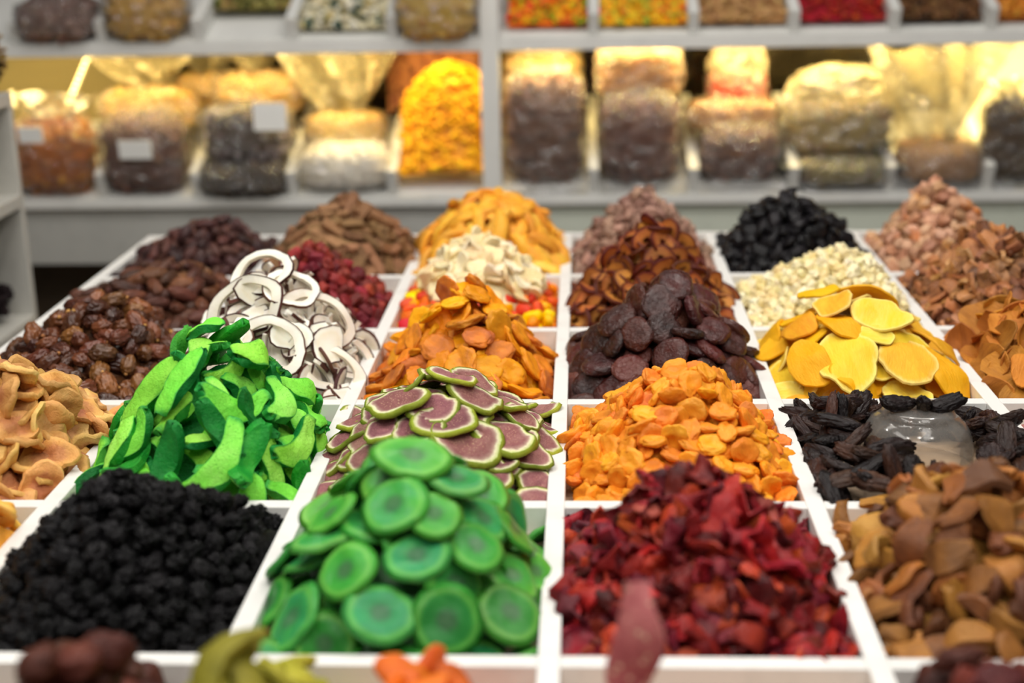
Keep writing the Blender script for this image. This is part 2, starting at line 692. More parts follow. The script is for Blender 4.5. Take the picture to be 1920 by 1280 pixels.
def orient(n, mode, tilt, rng, shingle=0.0):
    """Rotation whose local Z lies near the surface normal (flat) or anywhere (lump)."""
    n = Vector(n)
    if mode == 'lump':
        q = rng.normal(size=4)
        return Quaternion(q / np.linalg.norm(q)).to_matrix()
    t = Vector(rng.normal(size=3)) * tilt
    up = Vector((0, 0, 1))
    hill = up - n * up.dot(n)
    if hill.length > 0.05:
        t = t + hill.normalized() * shingle
    zax = (n + t).normalized()
    if mode == 'down':                       # long axis runs down the slope
        x = (up - zax * up.dot(zax))
        if x.length < 0.15:
            x = Vector(rng.normal(size=3))
        x = x.normalized() + Vector(rng.normal(size=3)) * 0.45
    elif mode == 'across':
        x = zax.cross(up)
        if x.length < 0.1:
            x = Vector(rng.normal(size=3))
        x = x.normalized() + Vector(rng.normal(size=3)) * 0.5
    else:
        x = Vector(rng.normal(size=3))
    x = (x - zax * x.dot(zax)).normalized()
    y = zax.cross(x)
    return Matrix((x, y, zax)).transposed()


def heap(key, h, pieces, spacing, desc, where, cat, group, mode='flat', tilt=0.25, scale=(0.85, 1.15), lift=0.0, core_mat=None,
         layers=2, inset=0.013, core_depth=None, weights=None, extra=None, avoid=None, shingle=0.0, stuff_name=None):
    """Register a heap: pieces scattered over its surface (and a layer beneath), sorted into things and stuff later on."""
    items = []
    if core_depth is None:
        core_depth = spacing * 0.75
    for L in range(layers):
        P, N = scatter(h, spacing * (1.0 if L == 0 else 1.05), inset=inset)
        dz = lift - L * spacing * 0.45
        for p, n in zip(P, N):
            if avoid is not None and avoid(p):
                continue
            k = RNG.choice(len(pieces), p=weights)
            s = RNG.uniform(*scale)
            R = np.array(orient(n, mode, tilt, RNG, shingle)) * s
            items.append((int(k), R, p + n * dz))
    if extra:
        items = extra(items) or items
    HEAPS.append(dict(key=key, h=h, pieces=pieces, items=items, desc=desc, where=where, cat=cat, group=group,
                      core=core_mat or pieces[0]['m'], depth=core_depth, stuff_name=stuff_name or ('loose_' + key), avoid=avoid))


# ------------------------------------------------------------------ the dried fruit
def hit(h, px, py):
    d = ray(px, py)
    for t in np.arange(0.8, 4.0, 0.004):
        p = CAM + d * t
        if h.rect[0] - 0.05 < p[0] < h.rect[1] + 0.05 and h.rect[2] - 0.05 < p[1] < h.rect[3] + 0.05 and p[2] < float(h.H(p[0], p[1])):
            return p
    return None


def laid(h, rows, clear=0.03, lift=0.008, tilt=0.12, shingle=0.2):
    """Pieces laid one by one on a heap: (px, py, variant, scale, spin in degrees[, lean towards -y])."""
    def f(items):
        new = []
        for row in rows:
            px, py, k, s, spin = row[:5]
            p = hit(h, px, py)
            if p is None:
                continue
            n = h.normal(np.array([p[0]]), np.array([p[1]]))[0]
            n = n + RNG.normal(size=3) * tilt
            if len(row) > 5:
                n = n + np.array(row[5])
            u_ = np.array([0, 0, 1.0]) - n * n[2]
            n = n + shingle * u_ / max(0.05, np.linalg.norm(u_))
            z = Vector(n).normalized()
            x = Vector((1, 0, 0))
            x = (x - z * x.dot(z)).normalized()
            y = z.cross(x)
            a = math.radians(spin)
            x2, y2 = x * math.cos(a) + y * math.sin(a), y * math.cos(a) - x * math.sin(a)
            new.append((k, np.array(Matrix((x2, y2, z)).transposed()) * s, p + np.array(z) * lift))
        kept = [it for it in items if all(np.linalg.norm(it[2] - q[2]) > clear for q in new)]
        return kept + new
    return f


def oval(rx, ry, seed, a=0.06, k=2.2):
    o = Vector((seed * 3.7, seed * 2.9, 0))
    def R(t):
        base = rx * ry / math.sqrt((ry * math.cos(t)) ** 2 + (rx * math.sin(t)) ** 2)
        return base * (1 + a * 2 * noise.noise(Vector((math.cos(t) * k / 2, math.sin(t) * k / 2, 0)) + o) + a * 0.5 * noise.noise(Vector((math.cos(t) * 4, math.sin(t) * 4, 5)) + o))
    return R


# --- row at the back -----------------------------------------------------------------------------
m = fruit('back_date', [(42, 26, 27), (70, 44, 42), (104, 68, 58)], 0.42, 60, 0.5, 160, spec=0.25, stretch=(0.5, 1, 1))
pcs = [lump('date', m, (0.044, 0.024, 0.022), 100 + i, 3, 1, amp=0.14, freq=1.5, wr=0.16, wfreq=3.0, wst=(0.5, 1, 1)) for i in range(4)]
heap('dark_date', Heap(-3, 4, (395, 413), 1.15, -0.02, bump=0.02), pcs, 0.025, 'dark brown glossy date', 'back corner date heap', 'dried fruit', 'dark dates in the back corner bin', tilt=0.4, mode='flat', lift=0.004)

m = fruit('fruit_stick', [(100, 72, 46), (136, 100, 68), (160, 122, 88)], 0.7, 50, 0.5, 200, spec=0.2)
def stick(i, L=0.06, wd=0.017, th=0.010):
    random.seed(i)
    b = random.uniform(-0.002, 0.002)
    return sheet(lambda t, s: (t * L / 2 * (1 + 0.05 * s), s * wd / 2 + 0.0003 * math.sin(3 * t + i), b * t * t), th, 6, 3)
pcs = [piece('fruit_stick', stick(i, L), m) for i, L in enumerate((0.068, 0.074, 0.06, 0.066))]
heap('fruit_stick', Heap(-2, 4, (645, 384), 1.5, -0.015, bump=0.012, ov=0.004), pcs, 0.025, 'flat brown dried fruit stick', 'brown stick heap', 'dried fruit', 'brown fruit sticks in the back row', mode='spin', tilt=0.28, lift=0.006)

m = fruit('banana_slice', [(224, 142, 30), (238, 172, 52), (244, 194, 92)], 0.42, 40, 0.3, 150, sss=0.1, val=0.15)
def crescent(i, L, wd, th, cv, up=0.0):
    return sheet(lambda t, s: (L / 2 * math.sin(t * 1.1) / math.sin(1.1), s * wd / 2 * (1 - 0.55 * abs(t) ** 3) - cv * (1 - t * t), up * (1 - t * t) + 0.0015 * math.sin(5 * t + i) - abs(s) ** 2 * 0.002), lambda t, s: th * (1 - 0.35 * abs(t) ** 2) * (1 - 0.45 * s * s), 9, 5)
pcs = [piece('banana_slice', crescent(i, L, 0.021, 0.014, c, u), m) for i, (L, c, u) in enumerate(((0.078, 0.012, 0.01), (0.07, 0.018, 0.008), (0.085, 0.01, 0.014), (0.06, 0.015, 0.0)))]
heap('banana_slice', Heap(-1, 4, (915, 376), 1.9, -0.02, bump=0.01, ypos=0.48, ov=0.004), pcs, 0.024, 'orange-yellow dried banana slice', 'back row banana heap', 'dried fruit', 'banana slices in the back row', mode='down', tilt=0.28, lift=0.006)

m = fruit('dusty_fig', [(120, 88, 74), (156, 120, 104), (182, 148, 128)], 0.75, 60, 0.6, 150, spec=0.2)
pcs = [lump('dusty_dried_fig', m, (0.034, 0.028, 0.02), 130 + i, 3, 1, amp=0.45, freq=1.8, wr=0.2, wfreq=2.5, dent=0.3) for i in range(4)]
heap('dusty_fig', Heap(0, 4, (1203, 352), 1.05, -0.02, bump=0.02), pcs, 0.021, 'dusty greyish-brown dried fig', 'back row fig heap', 'dried fruit', 'dusty figs in the back row', tilt=0.5, lift=0.003)

m = fruit('black_prune', [(12, 11, 13), (22, 20, 23), (36, 33, 36)], 0.3, 60, 0.5, 120, spec=0.22, val=0.35)
pcs = [lump('black_prune', m, (0.044, 0.028, 0.018), 140 + i, 3, 1, amp=0.4, freq=1.6, wr=0.16, wfreq=3, wst=(0.6, 1, 1)) for i in range(4)]
heap('black_prune', Heap(1, 4, (1474, 358), 1.15, -0.012, bump=0.016, ov=0.004), pcs, 0.024, 'shiny black prune', 'back row prune heap', 'dried fruit', 'black prunes in the back row', tilt=0.4, lift=0.004)

m = fruit('sugared_kumquat', [(162, 110, 76), (194, 144, 110), (208, 166, 138), (212, 138, 70)], 0.5, 70, 0.4, 150, spec=0.20)
pcs = [lump('dried_kumquat', m, (0.031, 0.024, 0.018), 150 + i, 3, 1, amp=0.45, freq=1.8, wr=0.14, wfreq=2.5, dent=0.3) for i in range(4)]
heap('kumquat', Heap(2, 4, (1752, 336), 1.1, -0.022, bump=0.02), pcs, 0.0195, 'small pinkish-brown dried kumquat', 'tall pink-brown heap at the back', 'dried fruit', 'kumquats in the back row', tilt=0.45, lift=0.003)

# --- fourth row ----------------------------------------------------------------------------------
m = fruit('long_date', [(54, 32, 26), (88, 54, 42), (124, 80, 54)], 0.38, 60, 0.5, 150, spec=0.25, stretch=(0.35, 1.4, 1.4))
pcs = [lump('long_date', m, (0.056, 0.025, 0.023), 160 + i, 4, 2, amp=0.1, freq=1.4, wr=0.13, wfreq=3.2, wst=(0.3, 1, 1), taper=0.1) for i in range(4)]
heap('long_date', Heap(-3, 3, (335, 505), 1.8, -0.02, bump=0.016, ypos=0.55), pcs, 0.029, 'long dark wrinkled date', 'middle date bin', 'dried fruit', 'long dates in the left column', mode='across', tilt=0.35, lift=0.004)

m = fruit('red_cube', [(82, 24, 26), (122, 38, 40), (158, 58, 52)], 0.42, 60, 0.4, 140, sss=0.15, spec=0.20, val=0.25)
pcs = [lump('candied_strawberry', m, (0.03, 0.025, 0.021), 170 + i, 3, 1, amp=0.42, freq=1.6, sq=0.6, wr=0.06) for i in range(4)]
heap('strawberry', Heap(-2, 3, (588, 458), 1.15, -0.03, bump=0.016), pcs, 0.0215, 'dark red candied strawberry chunk', 'dark red heap behind the coconut', 'dried fruit', 'strawberry chunks in the fourth row', mode='lump', lift=0.002)

m = fruit('pale_ginger', [(226, 196, 138), (242, 222, 174), (250, 240, 212)], 0.55, 50, 0.4, 160, sss=0.1, val=0.08)
m2 = fruit('papaya_cube', [(214, 46, 20), (238, 100, 24), (246, 142, 20), (248, 216, 20)], 0.4, 8, 0.2, 150, sss=0.1, mixr=1.0, val=0.06)
pcs = [piece('candied_ginger', slab(oval(0.021, 0.016, i, 0.2), 0.008, i, 14, 3, bend=lambda X, Y, i=i: (8 + 3 * i) * (X ** 2) - 4 * Y ** 2, hollow=0.3)[0], m) for i in range(4)]
pcs += [piece('papaya_chunk', blob((0.034, 0.024, 0.018), 180 + i, 2, 0.12, 1.4, sq=0.55), m2) for i in range(3)]
hp = Heap(-1, 3, (900, 448), 1.5, -0.03, bump=0.012, ypos=0.6)
heap('ginger', hp, pcs[:4], 0.019, 'cream-white candied ginger slice', 'white heap before the bananas', 'dried fruit', 'ginger slices in the fourth row', tilt=0.5, lift=0.003, avoid=lambda p: p[2] < TOP + 0.022 or (p[1] < YR(3) + 0.1 and RNG.uniform() < 0.6))
hp2 = Heap(-1, 3, (900, 545), 1.6, -0.008, bump=0.006, ypos=0.45)
heap('papaya', hp2, pcs[4:], 0.024, 'bright candied papaya chunk', 'layer under the white ginger', 'dried fruit', 'papaya chunks in the fourth row', mode='lump', lift=0.004, avoid=lambda p: p[1] > YR(3) + 0.3)

m = fruit('apple_ring', [(120, 62, 26), (166, 96, 42), (196, 128, 62)], 0.5, 50, 0.4, 160, rad=[(0.25, (126, 72, 30), 0.7), (0.5, (184, 118, 54), 0.5), (0.82, (150, 82, 36), 0.5), (0.98, (84, 30, 18), 1.0)])
pcs = []
for i in range(4):
    g, _ = slab(oval(0.026, 0.022, i, 0.1), 0.007, i, 18, 4, hole=0.3, bend=lambda X, Y, i=i: (6 + 4 * i) * (X * Y) + 6 * X ** 2)
    pcs.append(piece('apple_ring', g, m))
heap('apple_ring', Heap(0, 3, (1225, 418), 1.15, -0.025, bump=0.016, ov=0.006), pcs, 0.0225, 'brown dried apple ring', 'apple ring heap', 'dried fruit', 'apple rings in the fourth row', tilt=0.5, lift=0.003)

m = fruit('pale_cube', [(238, 214, 140), (244, 230, 182), (248, 240, 212)], 0.6, 30, 0.4, 220, val=0.06, sss=0.05)
pcs = [lump('pineapple_cube', m, (0.022, 0.018, 0.015), 200 + i, 3, 1, amp=0.7, freq=2.0, sq=0.55) for i in range(3)]
heap('pineapple_cube', Heap(1, 3, (1582, 468), 1.3, -0.012, bump=0.014, ov=0.003), pcs, 0.0155, 'small pale candied pineapple cube', 'pale heap behind the mango', 'dried fruit', 'pineapple cubes in the fourth row', mode='lump', lift=0.002)

m = fruit('brown_peach', [(100, 64, 42), (142, 94, 60), (172, 116, 66), (186, 138, 102)], 0.4, 60, 0.5, 140, spec=0.25)
pcs = [piece('dried_peach', sheet(lambda t, s, i=i: (t * 0.021, s * 0.012 * (1 - 0.3 * t * t), 0.006 * math.sin(2.2 * t + i) + 0.005 * s * s * (1 if i % 2 else -1)), 0.006, 8, 5), m) for i in range(5)]
heap('peach', Heap(2, 3, (1862, 428), 1.3, -0.025, bump=0.02, ov=0.004), pcs, 0.02, 'curled brown dried peach piece', 'brown heap by right edge', 'dried fruit', 'peach pieces in the fourth row', tilt=0.6, lift=0.003)

# --- third row -----------------------------------------------------------------------------------
m = fruit('soft_date', [(54, 27, 18), (92, 52, 30), (132, 82, 46)], 0.27, 55, 0.45, 130, spec=0.40, stretch=(0.5, 1, 1), coat=0.12, val=0.3)
mcap = fruit('date_cap', [(168, 116, 62), (200, 150, 88)], 0.7, 60, 0.3)
pcs = []
for i in range(5):
    kw = dict(amp=0.16, freq=1.5, wr=0.2, wfreq=2.2, wst=(0.5, 1, 1), dent=0.1)
    g, glo = blob((0.044, 0.03, 0.028), 210 + i, 4, **kw), blob((0.044, 0.03, 0.028), 210 + i, 2, **kw)
    kid = []
    if i < 2:
        cg = blob((0.008, 0.007, 0.007), 5 + i, 1, 0.2)
        cg.V[:, 0] += g.V[:, 0].max() - 0.001
        kid = [('stalk_cap', cg, mcap, 'tan stalk cap')]
    pcs.append(piece('soft_date', g, m, *kid, lo=glo))
heap('soft_date', Heap(-3, 2, (215, 568), 1.7, -0.018, bump=0.018, ypos=0.72, ov=0.003), pcs, 0.0305, 'plump soft brown date', 'front date bin', 'dried fruit', 'soft dates in the left column', tilt=0.45, lift=0.005)

m = fruit('coconut_flesh', [(224, 214, 196), (240, 234, 220), (246, 242, 232)], 0.5, 40, 0.15, 160, rad=[(0.0, (240, 234, 222), 0.0), (0.7, (230, 214, 180), 0.4), (0.9, (240, 236, 226), 0.2)], val=0.06, sss=0.1)
mk = fruit('coconut_skin', [(58, 32, 28), (84, 50, 42), (110, 72, 56)], 0.6, 60, 0.4, 160)
pcs = []
for i, (rx, ry, ho) in enumerate(((0.056, 0.044, 0.75), (0.050, 0.043, 0.72), (0.054, 0.036, 0.68))):
    g, rm = slab(oval(rx, ry, i + 3, 0.08), 0.006, i, 30, 3, hole=ho, bend=warp(0.009, i, 20), rim=True, lipw=0.985)
    pcs.append(piece('coconut_ring', g, m, ('brown_skin', rm, mk, 'dark brown skin')))
for i in range(3):
    g, rm = slab(oval(0.036, 0.026, i + 8, 0.15), 0.006, i, 20, 4, bend=lambda X, Y: 5 * X ** 2, rim=True, lipw=0.975)
    pcs.append(piece('coconut_slice', g, m, ('brown_skin', rm, mk, 'dark brown skin')))
for i, (L, cv) in enumerate(((0.062, 0.016), (0.05, 0.008), (0.042, 0.012), (0.03, 0.002))):
    up, lo = sheet(lambda t, s, L=L, cv=cv: (t * L / 2, s * 0.006 - cv * (1 - t * t), 0.004 * t * t * math.sin(i)), 0.005, 9, 3, True)
    g = sheet(lambda t, s, L=L, cv=cv: (t * L / 2, s * 0.006 - cv * (1 - t * t), 0.004 * t * t), 0.005, 9, 3)
    sk = sheet(lambda t, s, L=L, cv=cv: (t * L / 2 * 1.02, -0.0066 + s * 0.0012 - cv * (1 - t * t), 0.004 * t * t), 0.0054, 9, 3)
    pcs.append(piece('coconut_strip', g, m, ('brown_skin', sk, mk, 'dark brown skin')))
hp = Heap(-2, 2, (515, 512), 1.3, -0.025, bump=0.01, ypos=0.62, ov=0.008)
heap('coconut', hp, pcs[3:], 0.023, 'white coconut piece with brown skin', 'coconut heap behind the green peel', 'dried fruit', 'coconut pieces in the third row', tilt=0.6, lift=0.006, layers=1,
     weights=[0.05, 0.05, 0.05, 0.24, 0.22, 0.2, 0.19],
     extra=None)
HEAPS[-1]['pieces'] = pcs
HEAPS[-1]['items'] = [(k + 3, R, p) for k, R, p in HEAPS[-1]['items']]
HEAPS[-1]['items'] = laid(hp, [(600, 660, 3, 1.0, 70, (0, -.3, 0)), (450, 648, 4, 1.0, -10, (0, -.4, 0)), (545, 640, 5, .9, 10, (0, -.3, 0)), (540, 560, 1, .9, 40, (.1, -.2, .2)),
                               (612, 574, 2, 1.1, -55, (.5, -.4, 0)), (392, 610, 0, 1.0, -20, (-.1, -.3, .3)), (508, 662, 1, 1.1, -30, (0, -.6, 0)), (606, 702, 2, 1.15, -10, (0, -.3, .2)),
                               (588, 612, 0, 1.1, -15, (0, -.5, .1)), (474, 584, 0, 1.12, 15, (0, -.6, 0)), (500, 528, 1, 1.0, 10, (0, -.4, 0))],
                          clear=0.016, lift=0.02, tilt=0.08, shingle=0.0)(HEAPS[-1]['items'])

m = fruit('large_apricot', [(176, 98, 40), (220, 130, 26), (232, 150, 32), (238, 164, 50)], 0.4, 30, 0.35, 120, sss=0.08, spec=0.20, val=0.14)
def apricot(i, L, W_, T, sub=3):
    dent = (0.55, 0.3, 0.7, 0.2, 0.45, 0.6)[i % 6]
    kw = dict(amp=0.2, freq=1.4, wr=0.09, wfreq=1.9, dent=dent, dr=0.5, fold=(0, 0.15, 0, 0.3, 0.1, 0)[i % 6] * (i % 2), bend=(0.1, 0.3, 0.0, 0.2, 0.4, 0.1)[i % 6])
    return blob((L, W_, T), 220 + i, 4, **kw), blob((L, W_, T), 220 + i, 2, **kw)
pcs = [piece('large_dried_apricot', hi, m, lo=lo) for hi, lo in (apricot(i, 0.055, 0.045, 0.016) for i in range(6))]
heap('large_apricot', Heap(-1, 2, (880, 530), 1.2, -0.03, bump=0.02, ypos=0.5), pcs, 0.033, 'large orange dried apricot', 'heap behind the figs', 'dried fruit', 'large apricots in the third row', tilt=0.3, shingle=0.15, lift=0.004, scale=(0.8, 1.15))

m = fruit('dark_plum', [(34, 16, 15), (60, 26, 22), (84, 36, 30), (92, 52, 44)], 0.28, 40, 0.8, 150, bdist=0.002, spec=0.40, val=0.25, coat=0.14)
pcs = [lump('dark_dried_plum', m, (0.056, 0.05, 0.02), 240 + i, 4, 2, amp=0.09, freq=1.2, wr=0.07, wfreq=3.2, dent=(0.35, 0.2, 0.5, 0.25)[i % 4], dr=0.55, sq=0.85) for i in range(5)]
heap('dark_plum', Heap(0, 2, (1258, 525), 1.3, -0.03, bump=0.018, ypos=0.5, ov=0.006), pcs, 0.036, 'round dark purple-brown dried plum', 'dark plum heap', 'dried fruit', 'dark plums in the third row', tilt=0.3, shingle=0.1, lift=0.007, core_depth=0.04)

m = fruit('mango_slice', [(236, 176, 26), (242, 196, 40), (244, 206, 62), (246, 220, 112)], 0.55, 26, 0.35, 150, rad=[(0.0, (240, 184, 36), 0.0), (0.8, (240, 190, 50), 0.1), (0.97, (250, 226, 130), 0.7)], stretch=(3.5, 0.8, 1), val=0.05, mixr=0.75)
mo = fruit('mango_slice_dark', [(230, 150, 20), (238, 172, 26), (240, 184, 44)], 0.5, 26, 0.35, 150, stretch=(3.5, 0.8, 1), val=0.06)
pcs = []
for i, (rx, ry) in enumerate(((0.038, 0.052), (0.042, 0.05), (0.034, 0.045), (0.04, 0.036), (0.03, 0.05), (0.034, 0.04))):
    g, _ = slab(oval(rx, ry, i + 20, 0.1, 3), 0.0055, i, 30, 6, bend=warp(0.013, i + 4, 18), rough=0.0012)
    pcs.append(piece('mango_slice', g, m if i < 4 else mo))
hp = Heap(1, 2, (1592, 556), 1.75, -0.02, bump=0.008, ypos=0.6, p=2.6, ov=-0.004)
heap('mango', hp, pcs, 0.041, 'thin yellow dried mango slice', 'bright yellow mango heap', 'dried fruit', 'mango slices in the third row', tilt=0.22, shingle=0.2, lift=0.004,
     extra=laid(hp, [(1588, 685, 0, 1.1, 5), (1694, 692, 1, 1.05, -10), (1524, 692, 4, 1.0, 15), (1567, 586, 2, .85, 0), (1648, 607, 3, 1.05, -15), (1508, 628, 4, .95, 8), (1463, 640, 4, .9, -20, (-.4, 0, 0)), (1740, 660, 4, .95, 45), (1775, 690, 2, .75, 25, (.5, 0, 0)), (1540, 566, 5, .9, 30), (1640, 645, 2, .6, 90), (1760, 715, 4, 1.0, 25)], clear=0.036, lift=0.016, tilt=0.06, shingle=0.12), scale=(0.75, 0.95))

m = fruit('brown_mango', [(150, 90, 30), (188, 120, 42), (212, 146, 58)], 0.55, 30, 0.5, 130, stretch=(3, 0.8, 1))
pcs = []
for i, (rx, ry) in enumerate(((0.03, 0.042), (0.034, 0.04), (0.026, 0.036), (0.03, 0.034))):
    g, _ = slab(oval(rx, ry, i + 30, 0.12, 3), 0.004, i, 24, 5, bend=lambda X, Y, i=i: 9 * X ** 2 + warp(0.012, i + 9, 28)(X, Y), rough=0.001)
    pcs.append(piece('brown_mango_slice', g, m))
heap('brown_mango', Heap(2, 2, (1915, 580), 1.4, -0.03, bump=0.014, ypos=0.55), pcs, 0.034, 'curled orange-brown dried mango slice', 'heap right of yellow mango', 'dried fruit', 'brown mango slices in the third row', tilt=0.5, lift=0.005)

# --- second row ----------------------------------------------------------------------------------
m = fruit('dried_persimmon', [(192, 130, 66), (212, 160, 92), (228, 188, 122)], 0.55, 40, 0.5, 130, rad=[(0.0, (146, 80, 56), 0.75), (0.5, (176, 108, 74), 0.6), (0.75, (206, 152, 86), 0.1), (1, (224, 176, 100), 0.3)], radnoise=0.25, speck=((140, 84, 50), 420, 0.05))
pcs = []
for i in range(5):
    g, _ = slab(oval(0.034, 0.027, i + 40, 0.12), 0.010, i, 28, 7, bend=lambda X, Y, i=i: (6 - 3 * i) * X * Y + 5 * X ** 2 + warp(0.012, i, 36)(X, Y), rough=0.004, hollow=0.35)
    pcs.append(piece('dried_peach_slice', g, m))
heap('persimmon', Heap(-3, 1, (30, 690), 1.15, -0.036, bump=0.02, ypos=0.5, ov=0.008), pcs, 0.032, 'wrinkled tan-pink dried peach slice', 'tan heap beside the green peel', 'dried fruit', 'peach slices in the second row', tilt=0.55, shingle=0.2, lift=0.006)

m = fruit('peel_flesh', [(104, 208, 48), (140, 230, 72), (172, 240, 108)], 0.62, 40, 0.5, 240, rad=[(0.0, (150, 234, 80), 0.1), (0.84, (120, 216, 62), 0.15), (0.98, (40, 156, 64), 0.85)], val=0.1, radnoise=0.12, speck=((92, 190, 48), 260, 0.1))
mr = fruit('peel_rind', [(10, 104, 34), (24, 138, 46), (70, 170, 60)], 0.5, 40, 0.5, 220, val=0.25, sss=0.05)
pcs = []
for i, (L, wd, cv, up, tw, T) in enumerate(((0.1, 0.031, 0.004, 0.006, 0.0, 0.014), (0.092, 0.026, 0.026, 0.008, 0.2, 0.014), (0.086, 0.030, 0.022, -0.004, -0.3, 0.014), (0.095, 0.027, 0.004, 0.022, 0.2, 0.014), (0.055, 0.03, 0.009, 0.006, 0.4, 0.014), (0.07, 0.016, 0.004, 0.006, 0.4, 0.013))):
    def fn(t, s, L=L, wd=wd, cv=cv, up=up, tw=tw, i=i):
        hw = wd / 2 * (1 - 0.12 * abs(t) ** 2 - 0.5 * abs(t) ** 9)
        y = s * hw * (1 + 0.06 * math.sin(4 * t + 2 * i))
        return (L / 2 * t * (1 - 0.06 * s * s), y - cv * (1 - t * t), -up * t * t - 0.12 * y * y / wd + tw * y * t + 0.0014 * math.sin(5 * t + i + 2 * s))
    def th(t, s, T=T):
        return T * (1 - 0.35 * abs(t) ** 6) * (1 - 0.2 * abs(s) ** 4)
    up_, lo_ = sheet(fn, th, 22, 11, True)
    up_.V[:, 2] += 0.0012 * nz(up_.V * 260, 1, i) + 0.001 * nz(up_.V * 90, 1, i + 4)
    if i in (3, 5):                             # some lie rind up
        up_.V[:, 2] *= -1; lo_.V[:, 2] *= -1
        up_.F = up_.F[:, ::-1]; lo_.F = lo_.F[:, ::-1]
    pcs.append(piece('green_pomelo_peel', up_, m, ('rind', lo_, mr, 'dark green rind')))
hp = Heap(-2, 1, (412, 632), 1.35, -0.03, bump=0.016, ypos=0.55, ov=0.006)
heap('green_peel', hp, pcs, 0.04, 'bright green candied pomelo peel', 'green peel heap', 'dried fruit', 'green peel in the second row', mode='down', tilt=0.36, lift=0.008, weights=[.26, .2, .2, .08, .18, .08], core_mat=mr, core_depth=0.035,
     extra=laid(hp, [(352, 728, 0, 1.05, 68), (450, 672, 4, 1.2, 60), (420, 750, 2, 1.15, 15), (390, 860, 1, 1.25, 52), (230, 850, 1, 1.15, 80), (180, 860, 0, 1.1, 60), (300, 740, 0, 1.1, 48), (490, 770, 2, 1.0, 100), (540, 740, 4, 1.2, 40), (600, 745, 4, 1.2, 110), (520, 820, 2, 1.05, 40), (313, 880, 3, 1.1, 70), (560, 800, 4, 1.1, 150), (435, 875, 3, 1.1, 80), (265, 830, 2, .9, 62), (395, 640, 4, .9, 20)], clear=0.03, lift=0.02, tilt=0.2, shingle=0.1), scale=(0.75, 1.05))

m = fruit('fig_flesh', [(124, 74, 78), (150, 94, 94), (176, 130, 120)], 0.7, 70, 0.6, 260, rad=[(0.0, (108, 62, 68), 0.6), (0.2, (134, 82, 86), 0.3), (0.68, (126, 78, 84), 0.4), (0.8, (176, 142, 130), 0.8), (0.87, (226, 218, 184), 1.0), (0.96, (206, 212, 136), 1.0), (1.0, (150, 166, 54), 1.0)], radnoise=0.09, speck=((196, 156, 128), 480, 0.16, 0.6), val=0.14)
mr = fruit('fig_skin', [(98, 110, 26), (138, 154, 44), (172, 178, 62)], 0.55, 50, 0.4, 200, val=0.22)
pcs = []
for i in range(5):
    o = oval((0.032, 0.029, 0.034, 0.027, 0.031)[i], (0.028, 0.03, 0.025, 0.022, 0.027)[i], i + 50, 0.1)
    o2 = (lambda t, o=o, i=i: o(t) * (1 + (0.18 if i % 2 == 0 else 0.05) * max(0, math.cos(t - 1.2)) ** 8))
    g, rm = slab(o2, 0.0075, i, 26, 6, bend=lambda X, Y, i=i: (3 - 1.5 * i) * X * Y + 2.5 * X ** 2 + warp(0.005, i, 45)(X, Y), rim=True, rough=0.0016, hollow=0.45, lipw=0.97, bulge=0.2)
    pcs.append(piece('fig_slice', g, m, ('green_skin', rm, mr, 'green skin rim')))
hp = Heap(-1, 1, (828, 716), 1.35, -0.015, bump=0.008, ypos=0.5, ov=0.006)
heap('fig', hp, pcs, 0.0335, 'green-skinned purple dried fig slice', 'fig heap', 'dried fruit', 'fig slices in the second row', tilt=0.16, shingle=0.3, lift=0.005, scale=(0.8, 1.1),
     extra=laid(hp, [(757, 770, 0, 1.25, 120), (813, 784, 1, 1.05, 0), (834, 805, 2, 1.2, 20), (788, 820, 0, 1.0, 150), (873, 845, 0, 1.35, -30), (938, 838, 1, 1.3, -15), (885, 762, 2, 1.05, -25), (912, 905, 1, 1.0, 60), (1003, 920, 3, 1.0, 10), (845, 725, 2, .95, 0, (0, .3, .3)), (968, 800, 0, .9, 60), (724, 820, 3, 1.0, 80)], clear=0.03, lift=0.012, tilt=0.08, shingle=0.25))

m = fruit('apricot', [(214, 116, 30), (232, 138, 34), (240, 154, 44), (244, 168, 66)], 0.42, 30, 0.3, 120, sss=0.08, spec=0.20, val=0.1, hue=0.01)
pcs = [piece('dried_apricot', hi, m, lo=lo) for hi, lo in (apricot(i, 0.037, 0.030, 0.0145) for i in range(6))]
heap('apricot', Heap(0, 1, (1292, 702), 1.55, -0.02, bump=0.016, ypos=0.5, ov=0.002), pcs, 0.0215, 'small bright orange apricot', 'heap behind the red petals', 'dried fruit', 'small apricots in the second row', tilt=0.5, lift=0.004, scale=(0.85, 1.2))

m = fruit('prune', [(14, 10, 11), (28, 20, 20), (46, 32, 29), (70, 44, 32)], 0.38, 45, 0.6, 120, bdist=0.002, spec=0.25, val=0.3, stretch=(0.4, 1.3, 1.3))
def prune(i, L=0.062, wd=0.026, T=0.016):
    kw = dict(amp=0.16, freq=1.3, wr=0.17, wfreq=2.4, wst=(0.4, 1.2, 1.0), sq=0.85, dent=0.15, bend=(0.1, 0.25, -0.1, 0.15)[i % 4])
    return blob((L, wd, T), 260 + i, 4, **kw), blob((L, wd, T), 260 + i, 2, **kw)
pcs = [piece('dried_prune', hi, m, lo=lo) for hi, lo in (prune(i) for i in range(4))] + [lump('dried_prune', m, (0.048, 0.042, 0.02), 275, 4, 2, amp=0.14, freq=1.3, wr=0.2, wfreq=3.4, dent=0.3)]
DOME = at_y(1718, 830, YR(1) + 0.205)
DOME[2] = TOP - DEEP + 0.001
x0, x1, y0, y1 = cell(1, 1)
